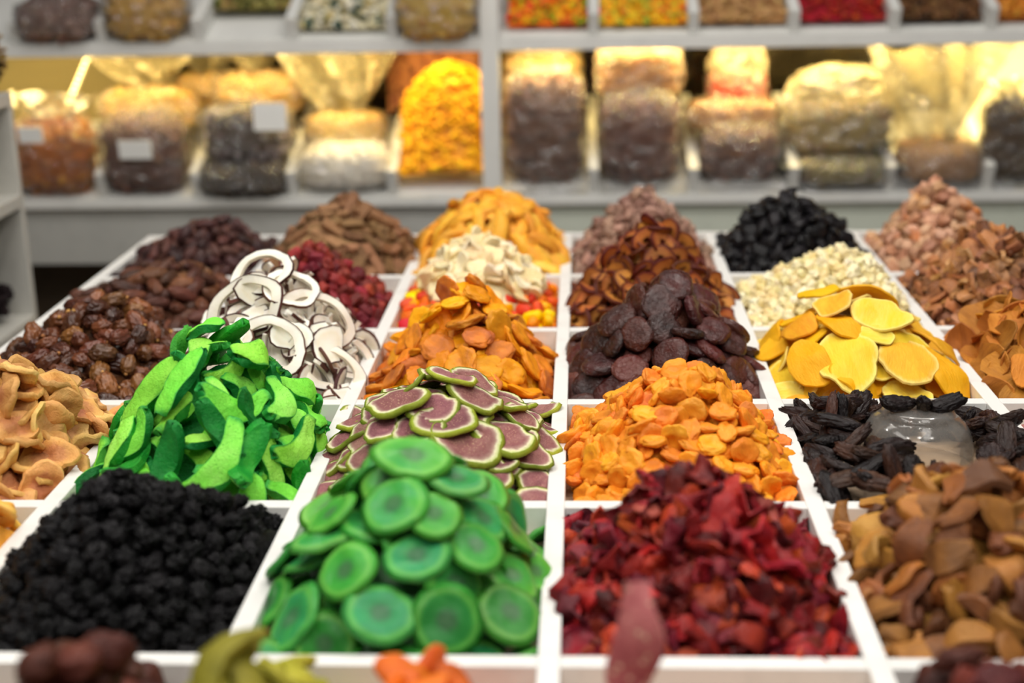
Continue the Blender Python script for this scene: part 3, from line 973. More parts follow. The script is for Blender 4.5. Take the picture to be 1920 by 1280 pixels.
def prune_bed(x, y, z, h):
    base = TOP - 0.024
    left = 0.062 * np.exp(-((x - (x0 + 0.075)) / 0.06) ** 2 - ((y - (y0 + 0.20)) / 0.11) ** 2)
    leftfront = 0.028 * np.exp(-((x - (x0 + 0.09)) / 0.09) ** 2 - ((y - (y0 + 0.05)) / 0.09) ** 2)
    right = 0.038 * np.exp(-((x - (x1 - 0.02)) / 0.05) ** 2 - ((y - (y0 + 0.16)) / 0.12) ** 2)
    front = 0.012 * np.exp(-((y - (y0 + 0.0)) / 0.05) ** 2)
    d = np.hypot(x - DOME[0], y - DOME[1])
    pit = 1 / (1 + np.exp((d - 0.083) / 0.004))
    return (base + left + leftfront + right + front) * (1 - pit) + pit * (TOP - 0.06)
hp = Heap(1, 1, (1620, 800), H=prune_bed, bump=0.01)
heap('prune', hp, pcs, 0.028, 'wrinkled black dried prune', 'bin around the plastic bowl', 'dried fruit', 'prunes around the plastic dome', tilt=0.5, lift=0.006, avoid=lambda p: math.hypot(p[0] - DOME[0], p[1] - DOME[1]) < 0.09 or (abs(p[0] - DOME[0] - 0.005) < 0.042 and YR(1) + 0.05 < p[1] < DOME[1]), inset=0.012)
PRUNES = pcs

m = fruit('pink_paste', [(150, 96, 84), (182, 130, 116)], 0.6, 50, 0.4, 150)
pcs = [lump('fruit_chunk', m, (0.03, 0.026, 0.02), 280 + i, 3, 1, amp=0.15, freq=1.5, sq=0.7) for i in range(3)]
heap('pink_chunk', Heap(2, 1, (1990, 800), 1.3, -0.05, bump=0.01), pcs, 0.026, 'pinkish dried fruit chunk', 'bin at the right edge', 'dried fruit', 'pink chunks at the right edge', mode='lump', lift=0.003)

# --- first row -----------------------------------------------------------------------------------
m = fruit('yellow_pineapple', [(226, 150, 40), (238, 178, 70), (244, 200, 110)], 0.5, 40, 0.3, 140, sss=0.1)
pcs = [lump('pineapple_piece', m, (0.04, 0.03, 0.016), 290 + i, 3, 1, amp=0.16, freq=1.5, wr=0.1, wfreq=2.5, dent=0.2) for i in range(3)]
heap('pineapple', Heap(-3, 0, (-60, 925), 1.3, -0.02, bump=0.01), pcs, 0.03, 'golden dried pineapple piece', 'heap left of the raisins', 'dried fruit', 'pineapple at the left edge', tilt=0.4, lift=0.003)

m = fruit('raisin', [(8, 8, 9), (16, 15, 17), (28, 26, 28)], 0.34, 60, 0.6, 160, bdist=0.0016, spec=0.16, val=0.35, hue=0.02)
pcs = [lump('black_raisin', m, (0.027, 0.022, 0.018), 300 + i, 4, 2, amp=0.22, freq=1.6, wr=0.4, wfreq=2.2) for i in range(5)]
def ridge(x, y, z, h):
    rx = (x - h.apex[0])
    side = 0.055 * np.exp(-((x - (h.rect[1] - 0.045)) / 0.06) ** 2 - ((y - (h.rect[3] - 0.09)) / 0.08) ** 2)
    return z + side * h.rho(x, y) * 0.9
heap('raisin', Heap(-2, 0, (208, 895), 1.25, -0.03, bump=0.016, ypos=0.55, H=ridge), pcs, 0.0185, 'wrinkled black raisin', 'black raisin heap', 'dried fruit', 'raisins in the front row', mode='lump', lift=0.003, scale=(0.85, 1.25))

m = fruit('kiwi_slice', [(34, 126, 42), (54, 148, 52), (82, 166, 58), (56, 150, 92)], 0.34, 30, 0.25, 110, rad=[(0.0, (80, 112, 80), 0.8), (0.25, (66, 104, 70), 0.8), (0.45, (50, 132, 58), 0.4), (0.74, (44, 140, 50), 0.15), (0.85, (104, 176, 74), 0.55), (0.95, (124, 186, 80), 0.6), (1.0, (70, 150, 50), 0.7)], radnoise=0.05, sss=0.3, sss_col=(0.3, 1.0, 0.4), spec=0.25, val=0.14, mixr=0.8)
pcs = []
for i, (rx, ry) in enumerate(((0.031, 0.031), (0.033, 0.029), (0.03, 0.033), (0.034, 0.028))):
    g, _ = slab(oval(rx, ry, i + 60, 0.04), 0.0095, i, 30, 7, bend=lambda X, Y, i=i: 2.2 * (X ** 2) * (1 if i % 2 else -0.5) + warp(0.004, i, 40)(X, Y), hollow=0.16, edge=0.72, bulge=0.3, rough=0.0008)
    pcs.append(piece('candied_kiwi_slice', g, m))
hp = Heap(-1, 0, (770, 868), 1.7, -0.035, bump=0.008, ypos=0.52, ov=0.002)
heap('kiwi', hp, pcs, 0.033, 'green candied kiwi slice', 'kiwi heap', 'dried fruit', 'kiwi slices in the front row', tilt=0.32, shingle=0.25, lift=0.004, scale=(0.75, 1.05), inset=0.02,
     extra=laid(hp, [(750, 965, 0, 0.99, 0), (850, 925, 1, 0.90, 0), (880, 1045, 2, 0.90, 0), (940, 1010, 3, 0.90, -20), (665, 1085, 0, 0.90, 20), (785, 1062, 1, 0.90, 30), (710, 1165, 1, 0.95, 0), (832, 1165, 0, 0.99, 0), (945, 1168, 2, 0.99, 15), (575, 1172, 3, 1.03, 40), (770, 880, 3, 1.08, 0), (640, 985, 1, 0.85, 0), (560, 1060, 2, 0.90, 50), (620, 1030, 3, 0.99, 25), (985, 1090, 1, 0.81, 70), (810, 985, 2, 0.81, 0), (530, 1150, 1, 0.90, 50)], clear=0.034, lift=0.015, tilt=0.2, shingle=0.2))

m = fruit('hibiscus', [(58, 12, 18), (104, 22, 28), (150, 40, 34), (188, 72, 46)], 0.42, 45, 0.5, 150, val=0.25, hue=0.012, spec=0.23)
m2 = fruit('rosy_sheet', [(124, 42, 44), (150, 62, 58), (172, 84, 74)], 0.5, 45, 0.5, 150, val=0.15, sss=0.1)
pcs = []
for i in range(4):
    pcs.append(piece('hibiscus_petal', sheet(lambda t, s, i=i: (t * 0.019 * (1 + 0.2 * s), s * 0.013 * (1 - 0.35 * t * t), 0.007 * math.sin(2.5 * t + i) + 0.006 * math.sin(2.2 * s + 2 * i) + 0.003 * math.sin(7 * t * s + i)), 0.0045, 9, 7), m))
for i in range(3):
    g, _ = slab(oval(0.022, 0.017, i + 70, 0.3, 4), 0.005, i, 18, 4, bend=warp(0.03, i + 20, 55), rough=0.004, hole=0.22 if i == 0 else 0)
    pcs.append(piece('hibiscus_petal', g, m))
for i in range(2):
    pcs.append(piece('rosy_dried_fruit', blob((0.042, 0.032, 0.014), 320 + i, 3, 0.25, 1.8, 0.2, 2.8, dent=0.4), m2))
heap('hibiscus', Heap(0, 0, (1322, 890), 1.12, -0.03, bump=0.03, ypos=0.5, ov=0.004), pcs, 0.0205, 'crumpled crimson dried petal', 'red petal heap', 'dried fruit', 'red petals in the front row', tilt=0.7, lift=0.004, weights=[.13, .13, .13, .13, .12, .12, .12, .06, .06], scale=(0.8, 1.3))

m = fruit('dried_pear', [(92, 56, 34), (136, 86, 44), (168, 108, 48), (186, 132, 68)], 0.45, 40, 0.45, 130, val=0.25, sss=0.08, spec=0.23, mixr=0.8)
pcs = []
for i, (L, wd, cv, up) in enumerate(((0.056, 0.026, 0.012, 0.006), (0.048, 0.03, 0.006, 0.010), (0.06, 0.02, 0.016, -0.006), (0.044, 0.032, 0.004, 0.012))):
    pcs.append(piece('dried_pear_slice', sheet(lambda t, s, L=L, wd=wd, cv=cv, up=up, i=i: (L / 2 * t, s * wd / 2 * (1 - 0.55 * abs(t) ** 2.4) - cv * (1 - t * t), up * (1 - t * t) + 0.004 * s * s + 0.002 * math.sin(5 * t + i)), lambda t, s: 0.012 * (1 - 0.5 * s * s), 12, 6), m))
pcs.append(piece('dried_pear_slice', blob((0.05, 0.034, 0.018), 330, 3, 0.2, 1.5, 0.14, 2.6, dent=0.45), m))
heap('pear', Heap(1, 0, (1815, 893), 1.3, -0.03, bump=0.022, ypos=0.6, ov=0.006), pcs, 0.0275, 'curled amber-brown dried pear slice', 'front right pear heap', 'dried fruit', 'pear slices in the front row', tilt=0.55, lift=0.005, scale=(0.85, 1.25))

# --- the nearest bins, of which only the tops of the heaps reach into view ------------------------
m = fruit('brown_fruit', [(52, 24, 18), (84, 42, 30), (112, 62, 42)], 0.5, 40, 0.5, 130)
pcs = [lump('brown_dried_pear', m, (0.055, 0.045, 0.036), 340 + i, 4, 2, amp=0.14, freq=1.4, wr=0.14, wfreq=2.5) for i in range(3)]
heap('brown_pear', Heap(-2, -1, (150, 1200), 1.0, -0.05, bump=0.01, ypos=0.45, p=2), pcs, 0.044, 'rounded dark brown dried pear', 'bin before the raisins', 'dried fruit', 'brown pears in the nearest row', mode='lump', lift=0.004, avoid=lambda p: abs(p[0] + 0.372) > 0.045 and p[2] > TOP + 0.0)
m = fruit('lime_peel', [(120, 116, 24), (158, 152, 46), (190, 180, 76)], 0.55, 40, 0.4, 130)
x0, x1, y0, y1 = cell(-1, -1)
pcs = [piece('yellow_green_peel', crescent(i, 0.07, 0.034, 0.014, 0.012, 0.012), m) for i in range(3)]
heap('lime_peel', Heap(-1, -1, (440, 1246), 1.1, -0.05, bump=0.01, ypos=0.5, rect=(x0 - 0.01, x0 + 0.13, y0, y1)), pcs, 0.034, 'yellow-green candied peel', 'bin before the kiwi', 'dried fruit', 'yellow-green peel in the nearest row', tilt=0.5, lift=0.004)
m = fruit('orange_fruit', [(190, 70, 20), (220, 98, 26), (232, 126, 44)], 0.45, 40, 0.4, 130, sss=0.1)
pcs = [lump('orange_dried_papaya', m, (0.055, 0.035, 0.02), 350 + i, 3, 1, amp=0.2, freq=1.5, wr=0.1, dent=0.3) for i in range(3)]
heap('papaya_front', Heap(-1, -1, (770, 1266), 1.4, -0.05, bump=0.01, ypos=0.5, rect=(x0 + 0.13, x1, y0, y1)), pcs, 0.036, 'orange dried papaya piece', 'bin before the kiwi', 'dried fruit', 'papaya in the nearest row', tilt=0.5, lift=0.004)
m = fruit('rosy_leather', [(170, 88, 84), (202, 128, 118), (222, 160, 144)], 0.5, 45, 0.6, 130, speck=((236, 206, 170), 110, 0.16))
pcs = [piece('rosy_fruit_leather', sheet(lambda t, s: (t * 0.062, s * (0.018 + 0.003 * math.sin(4 * t + 1) - 0.006 * max(0, t) ** 2) + 0.003 * math.sin(5 * t), 0.008 * math.sin(3 * t) + 0.004 * s * math.sin(4 * t)), 0.009, 18, 6), m)]
hp = Heap(0, -1, (1190, 1290), 1.2, -0.03, bump=0.004, ypos=0.5)
heap('rosy_leather', hp, pcs, 0.09, 'rosy speckled fruit leather strip', 'bin before the red petals', 'dried fruit', 'fruit leather in the nearest row', mode='down', tilt=0.2, lift=0.004,
     avoid=lambda p: p[1] > 1.0)
_p = at_y(1188, 1236, 1.02)
HEAPS[-1]['items'].append((0, np.array([[0.10, 0.99, 0.0], [0.30, -0.03, -0.95], [0.95, -0.10, 0.30]]), _p))
m = fruit('dark_red_fruit', [(52, 18, 16), (86, 34, 28), (116, 58, 44)], 0.45, 40, 0.5, 130)
pcs = [lump('dark_red_dried_fruit', m, (0.045, 0.034, 0.022), 360 + i, 4, 2, amp=0.22, freq=1.6, wr=0.2, dent=0.3) for i in range(3)]
heap('dark_red', Heap(1, -1, (1705, 1222), 1.0, -0.05, bump=0.01, ypos=0.6, p=2), pcs, 0.034, 'dark red-brown dried fruit', 'nearest bin, front right', 'dried fruit', 'dark red fruit in the nearest row', tilt=0.5, lift=0.004)
# ------------------------------------------------------------------ the lit shelves behind the counter
YS = 3.83                                    # front of the shelves
TILT = math.radians(20)
_zl = float(at_y(900, 366, YS)[2])           # lower and upper front rails
_zu = float(at_y(900, 70, YS)[2])
XL, XR = -2.05, 1.75
DEP = 0.46


def sx(px, py):
    return float(at_y(px, py, YS)[0])


def slope_pt(x, d, h, zf):
    return np.array([x, YS + d * math.cos(TILT) - h * math.sin(TILT), zf + d * math.sin(TILT) + h * math.cos(TILT)])


def on_slope(px, py, zf):
    d = ray(px, py)
    t = math.tan(TILT)
    k = (zf - CAM[2] + t * (CAM[1] - YS)) / (d[2] - t * d[1])
    return CAM + d * k


shelf = empty('wall_shelf', (0, YS, 0))
tag(shelf, 'white two-tier shop shelf with sloping bins behind the counter', 'shelf')
SH = np.array([0, YS, 0])


def sbox(name, a, b, mat=M_shelf, bevel=0.002):
    return box(name, np.array(a) - SH, np.array(b) - SH, mat, shelf, bevel)


def slanted(name, x0, x1, d0, d1, h0, h1, zf, mat=M_shelf):
    P = [slope_pt(x, d, h, zf) - SH for x in (x0, x1) for d in (d0, d1) for h in (h0, h1)]
    bm = bmesh.new()
    vs = [bm.verts.new(p) for p in P]
    for f in ((0, 1, 3, 2), (4, 6, 7, 5), (0, 4, 5, 1), (2, 3, 7, 6), (0, 2, 6, 4), (1, 5, 7, 3)):
        bm.faces.new([vs[i] for i in f])
    bmesh.ops.recalc_face_normals(bm, faces=bm.faces)
    bmesh.ops.bevel(bm, geom=bm.edges[:], offset=0.0015, segments=2, affect='EDGES')
    return bm_obj(name, bm, mat, shelf)


M_back = plain('dark_mirror', (70, 66, 58), 0.1, 0.6, metal=0.9)
M_lip = film('acrylic_lip', (235, 240, 235), 0.08, 0.06)
PX0, PX1 = sx(903, 200), sx(938, 200)
sbox('post', (PX0, YS - 0.012, _zl - 0.02), (PX1, YS + 0.02, 1.75))
for zf, hgt in ((_zl, 0.028), (_zu, 0.036)):
    sbox('front_rail', (XL, YS - 0.006, zf - hgt), (PX0, YS + 0.014, zf))
    sbox('front_rail', (PX1, YS - 0.006, zf - hgt), (XR, YS + 0.014, zf))
    slanted('shelf_board', XL, XR, 0.012, DEP, -0.018, 0.0, zf)
sbox('front_panel', (XL, YS + 0.015, _zl - 0.19), (0.5 * (PX0 + PX1), YS + 0.035, _zl - 0.028), plain('panel_grey', (182, 182, 177), 0.5, dirt=0.05))
sbox('front_panel', (0.5 * (PX0 + PX1), YS + 0.015, _zl - 0.60), (XR, YS + 0.035, _zl - 0.028), plain('panel_green', (206, 212, 198), 0.5, dirt=0.05))
sbox('base_plinth', (XL, YS + 0.25, 0.0), (XR, YS + 0.28, _zl - 0.19), M_dark)
sbox('back_panel', (XL, YS + DEP + 0.005, 0.5), (XR, YS + DEP + 0.025, 1.7), M_back)
M_cream = plain('cream_panel', (238, 232, 205), 0.5)
sbox('side_panel', (XL, YS + DEP - 0.03, _zl), (sx(262, 150) - 0.03, YS + DEP, _zu + 0.1), plain('ochre_panel', (150, 138, 100), 0.5))
sbox('side_panel', (sx(1842, 200) + 0.05, YS + 0.32, _zl), (XR, YS + 0.34, _zu + 0.1), M_cream)
LX = [sx(p, 335) for p in (20, 190, 368, 548, 735, 1113, 1300, 1488, 1668, 1852)]
UX = [sx(p, 70) for p in (28, 190, 372, 548, 735, 1113, 1300, 1488, 1676, 1858)]
for xs, zf in ((LX, _zl), (UX, _zu)):
    for x in xs:
        slanted('bin_divider', x - 0.014, x + 0.014, 0.005, DEP - 0.02, 0.0, 0.075 if zf == _zl else 0.06, zf)
for a, b in zip([PX1 + 0.002] + LX[5:], LX[5:] + [XR]):
    bx_ = box('acrylic_lip', np.array((a + 0.016, YS + 0.004, _zl)) - SH, np.array((b - 0.016, YS + 0.008, _zl + 0.035)) - SH, M_lip, shelf, 0)
# warm LED strips under the upper shelf, and the strip of dots that shows at the left end
M_led = emit('led', (255, 222, 140), 9.0)
strip0, strip1 = at_y(170, 98, YS + 0.30), at_y(118, 222, YS + 0.16)
dirv = strip1 - strip0
bm = bmesh.new()
bmesh.ops.create_cone(bm, cap_ends=True, segments=8, radius1=0.006, radius2=0.006, depth=float(np.linalg.norm(dirv)))
rot = Vector(dirv).to_track_quat('Z', 'Y').to_matrix().to_4x4()
bmesh.ops.transform(bm, matrix=Matrix.Translation(Vector((strip0 + strip1) / 2 - SH)) @ rot, verts=bm.verts)
stripo = bm_obj('led_strip', bm, M_cream, shelf)
g_led = blob((0.012, 0.012, 0.012), 1, 1, 0)
me_led = make_mesh('led_or_reflection_dot', [(g_led, M_led, None, None)])
for i in range(14):
    p = strip0 + dirv * (i / 13) - np.array([0, 0.006, -0.004]) - SH
    link('led_or_reflection_dot', me_led, stripo, p)
for pp in ((228, 98), (225, 106), (222, 114)):  # reflection of the strip, put in as three extra glowing dots
    link('led_or_reflection_dot', me_led, stripo, at_y(pp[0], pp[1], YS + 0.30) - SH)
for x0, x1, pw in ((XL + 0.1, PX0 - 0.03, 9.0), (PX1 + 0.03, XR - 0.1, 17.0)):
    l = area('shelf_led', ((x0 + x1) / 2, YS + 0.06, _zu - 0.012), x1 - x0, 0.03, pw, (1.0, 0.74, 0.27))
    l.rotation_euler = (math.radians(-18), 0, 0)
    l.rotation_euler = (math.radians(18), 0, 0)


# --- bags and loose goods ------------------------------------------------------------------------
def goods(name, cols, **kw):
    kw.setdefault('rough', 0.5)
    return fruit(name, cols, kw.pop('rough'), 40, 0.3, 120, **kw)


LUMP = [blob((1, 0.75, 0.6), 500 + i, 1, 0.25) for i in range(3)]


def lumps(P, size, mat, flat=1.0):
    out = []
    for p in P:
        g = LUMP[RNG.integers(3)]
        q = RNG.normal(size=4)
        R = np.array(Quaternion(q / np.linalg.norm(q)).to_matrix()) * (size * RNG.uniform(0.7, 1.3))
        out.append((G(g.V * [1, 1, flat] @ R.T + p, g.F, g.R), mat, g.V * size, np.full(len(g.V), RNG.uniform())))
    return out


def pillow(w, dp, h, seed, sub=4, amp=0.06, freq=2.2, sq=0.55, crinkle=0.0):
    P, F = ico(sub)
    U = np.sign(P) * np.abs(P) ** sq
    U /= np.abs(U).max(0)
    d = 1 + amp * nz(P, freq, seed)
    if crinkle:
        d += crinkle * (np.abs(nz(P, 5.0, seed + 3)) - 0.25) + crinkle * 0.5 * (np.abs(nz(P, 11.0, seed + 4)) - 0.25)
    Q = U * d[:, None] * np.array([w / 2, dp / 2, h / 2])
    Q[:, 2] += h / 2
    return G(Q, F)


M_film = film('cellophane', (250, 246, 236), 0.09, 0.08)
M_film2 = film('creased_cellophane', (250, 236, 190), 0.09, 0.34)
M_paper = plain('label_paper', (244, 244, 240), 0.6)


def bag(name, px, pbot, wpx, hpx, mat, label, zf=None, Y=None, size=0.03, fill=1.0, neck=0.0, sticker=None, n=170, group=None, dp=0.7, neckw=1.0, hood=0.0):
    p = on_slope(px, pbot, zf) if zf is not None else at_y(px, pbot, Y)
    zc = to_px(p)[2]
    k = zc / FPX
    w, h = wpx * k, hpx * k / 0.957
    dpt = min(0.17, w * dp)
    if zf is not None:                          # it sits on the sloping bin floor
        p = p + np.array([0, math.cos(TILT), math.sin(TILT)]) * dpt * 0.14
    t = empty(name, p)
    if zf is not None:
        t.rotation_euler = (math.radians(8), 0, 0)
    tag(t, label, 'bag', group)
    s = int(px * 7 + pbot)
    ch = h * fill
    core = pillow(w * 0.9, dpt * 0.88, ch * 0.95, s, 3)
    P = core.V[RNG.permutation(len(core.V))[:n]]
    parts = [(core, mat, core.V, np.full(len(core.V), 0.4))] + lumps(P, size, mat)
    o = link('contents', make_mesh('contents', parts), t)
    tag(o, kind='stuff')
    f = pillow(w * 1.05, dpt * 1.08, h * 1.04, s + 1, 5, 0.07, 2.0, 0.6, 0.13)
    link('clear_wrap', make_mesh('clear_wrap', [(f, M_film, None, None)], smooth=False), t)
    if neck:
        hn = neck * k
        g = sheet(lambda a, b: (b * w * neckw * (0.22 + 0.20 * (a + 1)) + 0.1 * w * math.sin(3 * b + s), 0.035 * noise.noise(Vector((b * 3.1 + s, a * 1.2, 0))) + 0.02 * math.sin(9 * b + a * 2), h * 0.97 + hn * (a + 1) / 2 * (1 + 0.35 * noise.noise(Vector((b * 2.3, s, 1))))), 0.0008, 12, 26)
        link('gathered_neck', make_mesh('gathered_neck', [(g, M_film2, None, None)], smooth=False), t)
    if hood:
        hk = hood * k
        tp = pillow(w * 1.0, dpt * 0.9, hk * 2 + 0.02, s + 7, 4, 0.1, 2.6, 0.8, 0.22)
        tp.V[:, 2] += h - hk - 0.01
        link('loose_top', make_mesh('loose_top', [(tp, M_film2, None, None)], smooth=False), t)
    if sticker:
        ox, oz, sw, sh = sticker
        g = box('label_sticker', (w * ox - sw * k / 2, -dpt * 0.62, h * oz - sh * k / 2), (w * ox + sw * k / 2, -dpt * 0.60, h * oz + sh * k / 2), M_paper, t, 0)
    return t


m_bro = goods('bag_brown', [(96, 66, 56), (134, 96, 84), (160, 122, 106)])
m_tan = goods('bag_tan', [(150, 108, 66), (186, 142, 90), (206, 168, 116)])
m_red = goods('bag_red', [(176, 60, 30), (206, 84, 36), (222, 120, 60)])
m_grn = goods('bag_green', [(92, 80, 46), (122, 116, 60), (140, 92, 86), (170, 150, 90)], mixr=0.9)
m_gold = goods('bag_gold', [(198, 146, 50), (224, 182, 84), (238, 206, 126)])
m_lil = goods('bag_lilac', [(70, 56, 54), (120, 100, 104), (196, 186, 190)], mixr=0.9)
m_whi = goods('bag_white', [(214, 208, 196), (236, 232, 226), (248, 246, 242)])
m_drk = goods('bag_dark', [(44, 34, 26), (70, 52, 38), (96, 76, 48)])
m_ora = goods('bag_orange', [(170, 96, 30), (206, 130, 44), (226, 162, 74)])

# right-hand bay
bag('filled_bag', 1022, 338, 150, 190, m_bro, 'tall clear bag of brown dried fruit right of the shelf post', _zl, size=0.028)
bag('filled_bag', 1020, 190, 145, 95, m_gold, 'bulging clear bag on top behind the first brown bag', Y=YS + 0.26, size=0.026, hood=26)
bag('filled_bag', 1198, 340, 150, 160, m_bro, 'second clear bag of brown dried fruit from the post', _zl, size=0.028)
bag('filled_bag', 1198, 186, 160, 95, m_tan, 'rounded clear bag of tan dried fruit lying on the second brown bag', Y=YS + 0.12, size=0.024, hood=26)
bag('filled_bag', 1383, 335, 150, 100, m_bro, 'low clear bag of brown dried fruit below the flat tan bag', _zl, size=0.028)
bag('filled_bag', 1372, 242, 170, 56, m_tan, 'flat clear bag of tan dried fruit lying on a brown bag', Y=YS + 0.13, size=0.022)
bag('filled_bag', 1380, 192, 110, 62, m_red, 'clear bag of orange-red dried fruit at the top of the third pile', Y=YS + 0.19, size=0.022, hood=42)
bag('filled_bag', 1570, 290, 205, 100, m_grn, 'clear bag of green and purple dried flowers in a black tray', Y=YS + 0.10, size=0.022, hood=55)
bag('filled_bag', 1575, 344, 190, 52, m_grn, 'low clear pack of green dried herbs beneath the flower bag', _zl, size=0.018, n=220)
bag('filled_bag', 1755, 340, 165, 70, m_tan, 'clear bag of small tan pieces with a tall gathered neck', _zl, size=0.016, n=260, neck=185, neckw=1.35)
bag('filled_bag', 1888, 340, 110, 150, m_drk, 'clear bag of dark brown pods at the right end of the shelf', _zl, size=0.026, neck=40)
tr_ = empty('black_tray', at_y(1570, 300, YS + 0.10))
tag(tr_, 'black plastic tray under the bag of dried flowers', 'tray')
box('tray_base', (-0.155, -0.10, -0.016), (0.155, 0.10, -0.004), plain('black_plastic', (40, 42, 38), 0.35), tr_, 0.003)
box('tray_rim', (-0.165, -0.11, -0.004), (0.165, 0.11, 0.002), plain('tray_edge', (120, 122, 112), 0.3), tr_, 0.002)

# left-hand bay
bag('filled_bag', 110, 360, 150, 130, m_ora, 'clear bag of orange-brown dried fruit at the left end of the shelf', _zl, size=0.03, neck=50, sticker=(-0.1, 0.9, 44, 30))
bag('filled_bag', 278, 358, 155, 135, m_bro, 'clear bag of brown dried fruit with a white label on its front', _zl, size=0.028, sticker=(0.02, 0.66, 60, 34))
bag('filled_bag', 290, 240, 180, 75, m_gold, 'creased clear bag of golden pieces lying behind the labelled brown bag', Y=YS + 0.2, size=0.024, neck=60, neckw=0.9)
bag('filled_bag', 468, 300, 165, 100, m_lil, 'clear bag of lilac and white pieces with a bright white label', Y=YS + 0.06, size=0.026, sticker=(0.36, 0.86, 60, 50))
bag('filled_bag', 462, 362, 165, 60, m_drk, 'low clear pack of dark pieces beneath the lilac bag', _zl, size=0.028)
bag('filled_bag', 492, 215, 165, 80, m_gold, 'clear bag of golden crisps behind the lilac bag', Y=YS + 0.24, size=0.022, neck=70, neckw=0.7)
bag('filled_bag', 392, 200, 110, 62, m_gold, 'small golden bag with a creased top near the mirror', Y=YS + 0.3, size=0.022, neck=45)
bag('filled_bag', 650, 352, 178, 75, m_whi, 'low clear bag of white pieces left of the yellow heap', _zl, size=0.022, n=240)
bag('filled_bag', 650, 270, 150, 60, m_gold, 'pale clear bag with a tall gathered neck above the white bag', Y=YS + 0.18, size=0.022, neck=125, neckw=1.3)


def bin_fill(key, x0, x1, zf, prof, size, mat, label, n, cat='dried goods', d0=0.03, d1=0.42, flat=0.7):
    P = []
    for i in range(n):
        x, d = RNG.uniform(x0, x1), RNG.uniform(d0, d1) ** 1.0
        u, v = (x - (x0 + x1) / 2) / ((x1 - x0) / 2), d
        P.append(slope_pt(x, d, max(0.006, prof(u, v)), zf))
    gx, gy = np.linspace(x0, x1, 12), np.linspace(d0, d1, 12)
    V = np.array([slope_pt(x, d, max(0.002, prof((x - (x0 + x1) / 2) / ((x1 - x0) / 2), d) - size * 0.35), zf) for x in gx for d in gy])
    F = []
    for i in range(11):
        for j in range(11):
            a = i * 12 + j
            F += [(a, a + 12, a + 13), (a, a + 13, a + 1)]
    o = link(key, make_mesh(key, [(G(V, F), mat, V, np.full(len(V), 0.4))] + lumps(P, size, mat, flat)))
    tag(o, label, cat, None, 'stuff')
    return o


x_yel0, x_yel1 = LX[4] + 0.02, PX0 + 0.005
bin_fill('yellow_chips', x_yel0, x_yel1, _zl, lambda u, d: 0.03 + 0.24 * math.exp(-((d - 0.24) / 0.15) ** 2) * (1 - 0.35 * u * u + 0.1 * u), 0.026, goods('yellow_chip', [(206, 140, 20), (234, 172, 24), (244, 196, 60)], val=0.12), 'heap of bright yellow dried chips left of the shelf post', 700)
t = bin_fill('brown_chips', x_yel0 - 0.06, x_yel1, _zl, lambda u, d: 0.05 + 0.36 * math.exp(-((d - 0.40) / 0.07) ** 2) * (1 - 0.6 * u * u), 0.02, goods('brown_chip', [(96, 56, 42), (128, 78, 58), (150, 96, 72)]), 'brown heap behind the yellow chips', 260, d0=0.32, d1=0.45)
fl_ = lambda hgt: (lambda u, d: 0.02 + hgt * min(1, d / 0.25))
m_mix = goods('candied_mix', [(226, 84, 16), (240, 140, 20), (244, 190, 30), (150, 160, 40)], mixr=1.0)
m_mix2 = goods('candied_mix_yellow', [(236, 120, 16), (244, 170, 24), (246, 200, 50), (170, 180, 60)], mixr=1.0)
m_redb = goods('red_berry', [(120, 22, 18), (168, 40, 26), (190, 66, 40)])
m_dri = goods('dark_sticks', [(62, 40, 24), (100, 68, 40), (132, 94, 58)])
cells_u = [(PX1 + 0.005, UX[5]), (UX[5], UX[6]), (UX[6], UX[7]), (UX[7], UX[8]), (UX[8], UX[9]), (UX[9], XR)]
for (a, b), (key, m, lab, sz) in zip(cells_u, (('candied_mix', m_mix, 'orange and red candied mix on the upper shelf, first bin right of the post', 0.028), ('candied_mix', m_mix2, 'yellow and orange candied mix on the upper shelf, second bin from the post', 0.028), ('tan_sticks', m_tan, 'tan dried sticks on the upper shelf, third bin from the post', 0.026), ('red_berries', m_redb, 'red dried berries on the upper shelf', 0.022), ('dark_sticks', m_dri, 'dark brown dried sticks on the upper shelf right of the berries', 0.03), ('amber_fruit', m_ora, 'amber dried fruit in the last upper bin on the right', 0.03))):
    bin_fill(key, a + 0.018, b - 0.018, _zu, fl_(0.05), sz, m, lab, 420)
m_gm = goods('green_mix', [(70, 76, 34), (120, 124, 60), (150, 110, 70), (186, 176, 110)], mixr=1.0)
m_wm = goods('white_green_mix', [(60, 84, 74), (190, 170, 110), (226, 216, 180), (236, 232, 214)], mixr=1.0)
bin_fill('green_herb_mix', UX[2] + 0.018, UX[3] - 0.018, _zu, fl_(0.04), 0.024, m_gm, 'green and brown herb mix behind an empty strip of upper bin', 330, d0=0.13)
bin_fill('pale_fruit_mix', UX[3] + 0.018, UX[4] - 0.018, _zu, fl_(0.05), 0.03, m_wm, 'pale and dark green dried mix on the upper shelf', 330)
bag('filled_bag', 112, 76, 150, 70, m_bro, 'brown clear bag on the upper shelf at the left', _zu, size=0.028)
bag('filled_bag', 278, 74, 150, 110, m_gold, 'golden clear bag on the upper shelf, second from the left', _zu, size=0.026)
bag('filled_bag', 820, 72, 150, 120, m_gold, 'golden clear bag on the upper shelf beside the post', _zu, size=0.026)

# ------------------------------------------------------------------ the rack at the left edge
YE = 3.0
XF = float(at_y(48, 400, YE)[0])
rack = empty('side_rack', (XF, YE, 0))
tag(rack, 'white open rack with compartments left of the counter', 'rack')
RO = np.array([XF, YE, 0])


def rbox(name, a, b, mat=M_rack):
    return box(name, np.array(a) - RO, np.array(b) - RO, mat, rack, 0.002)


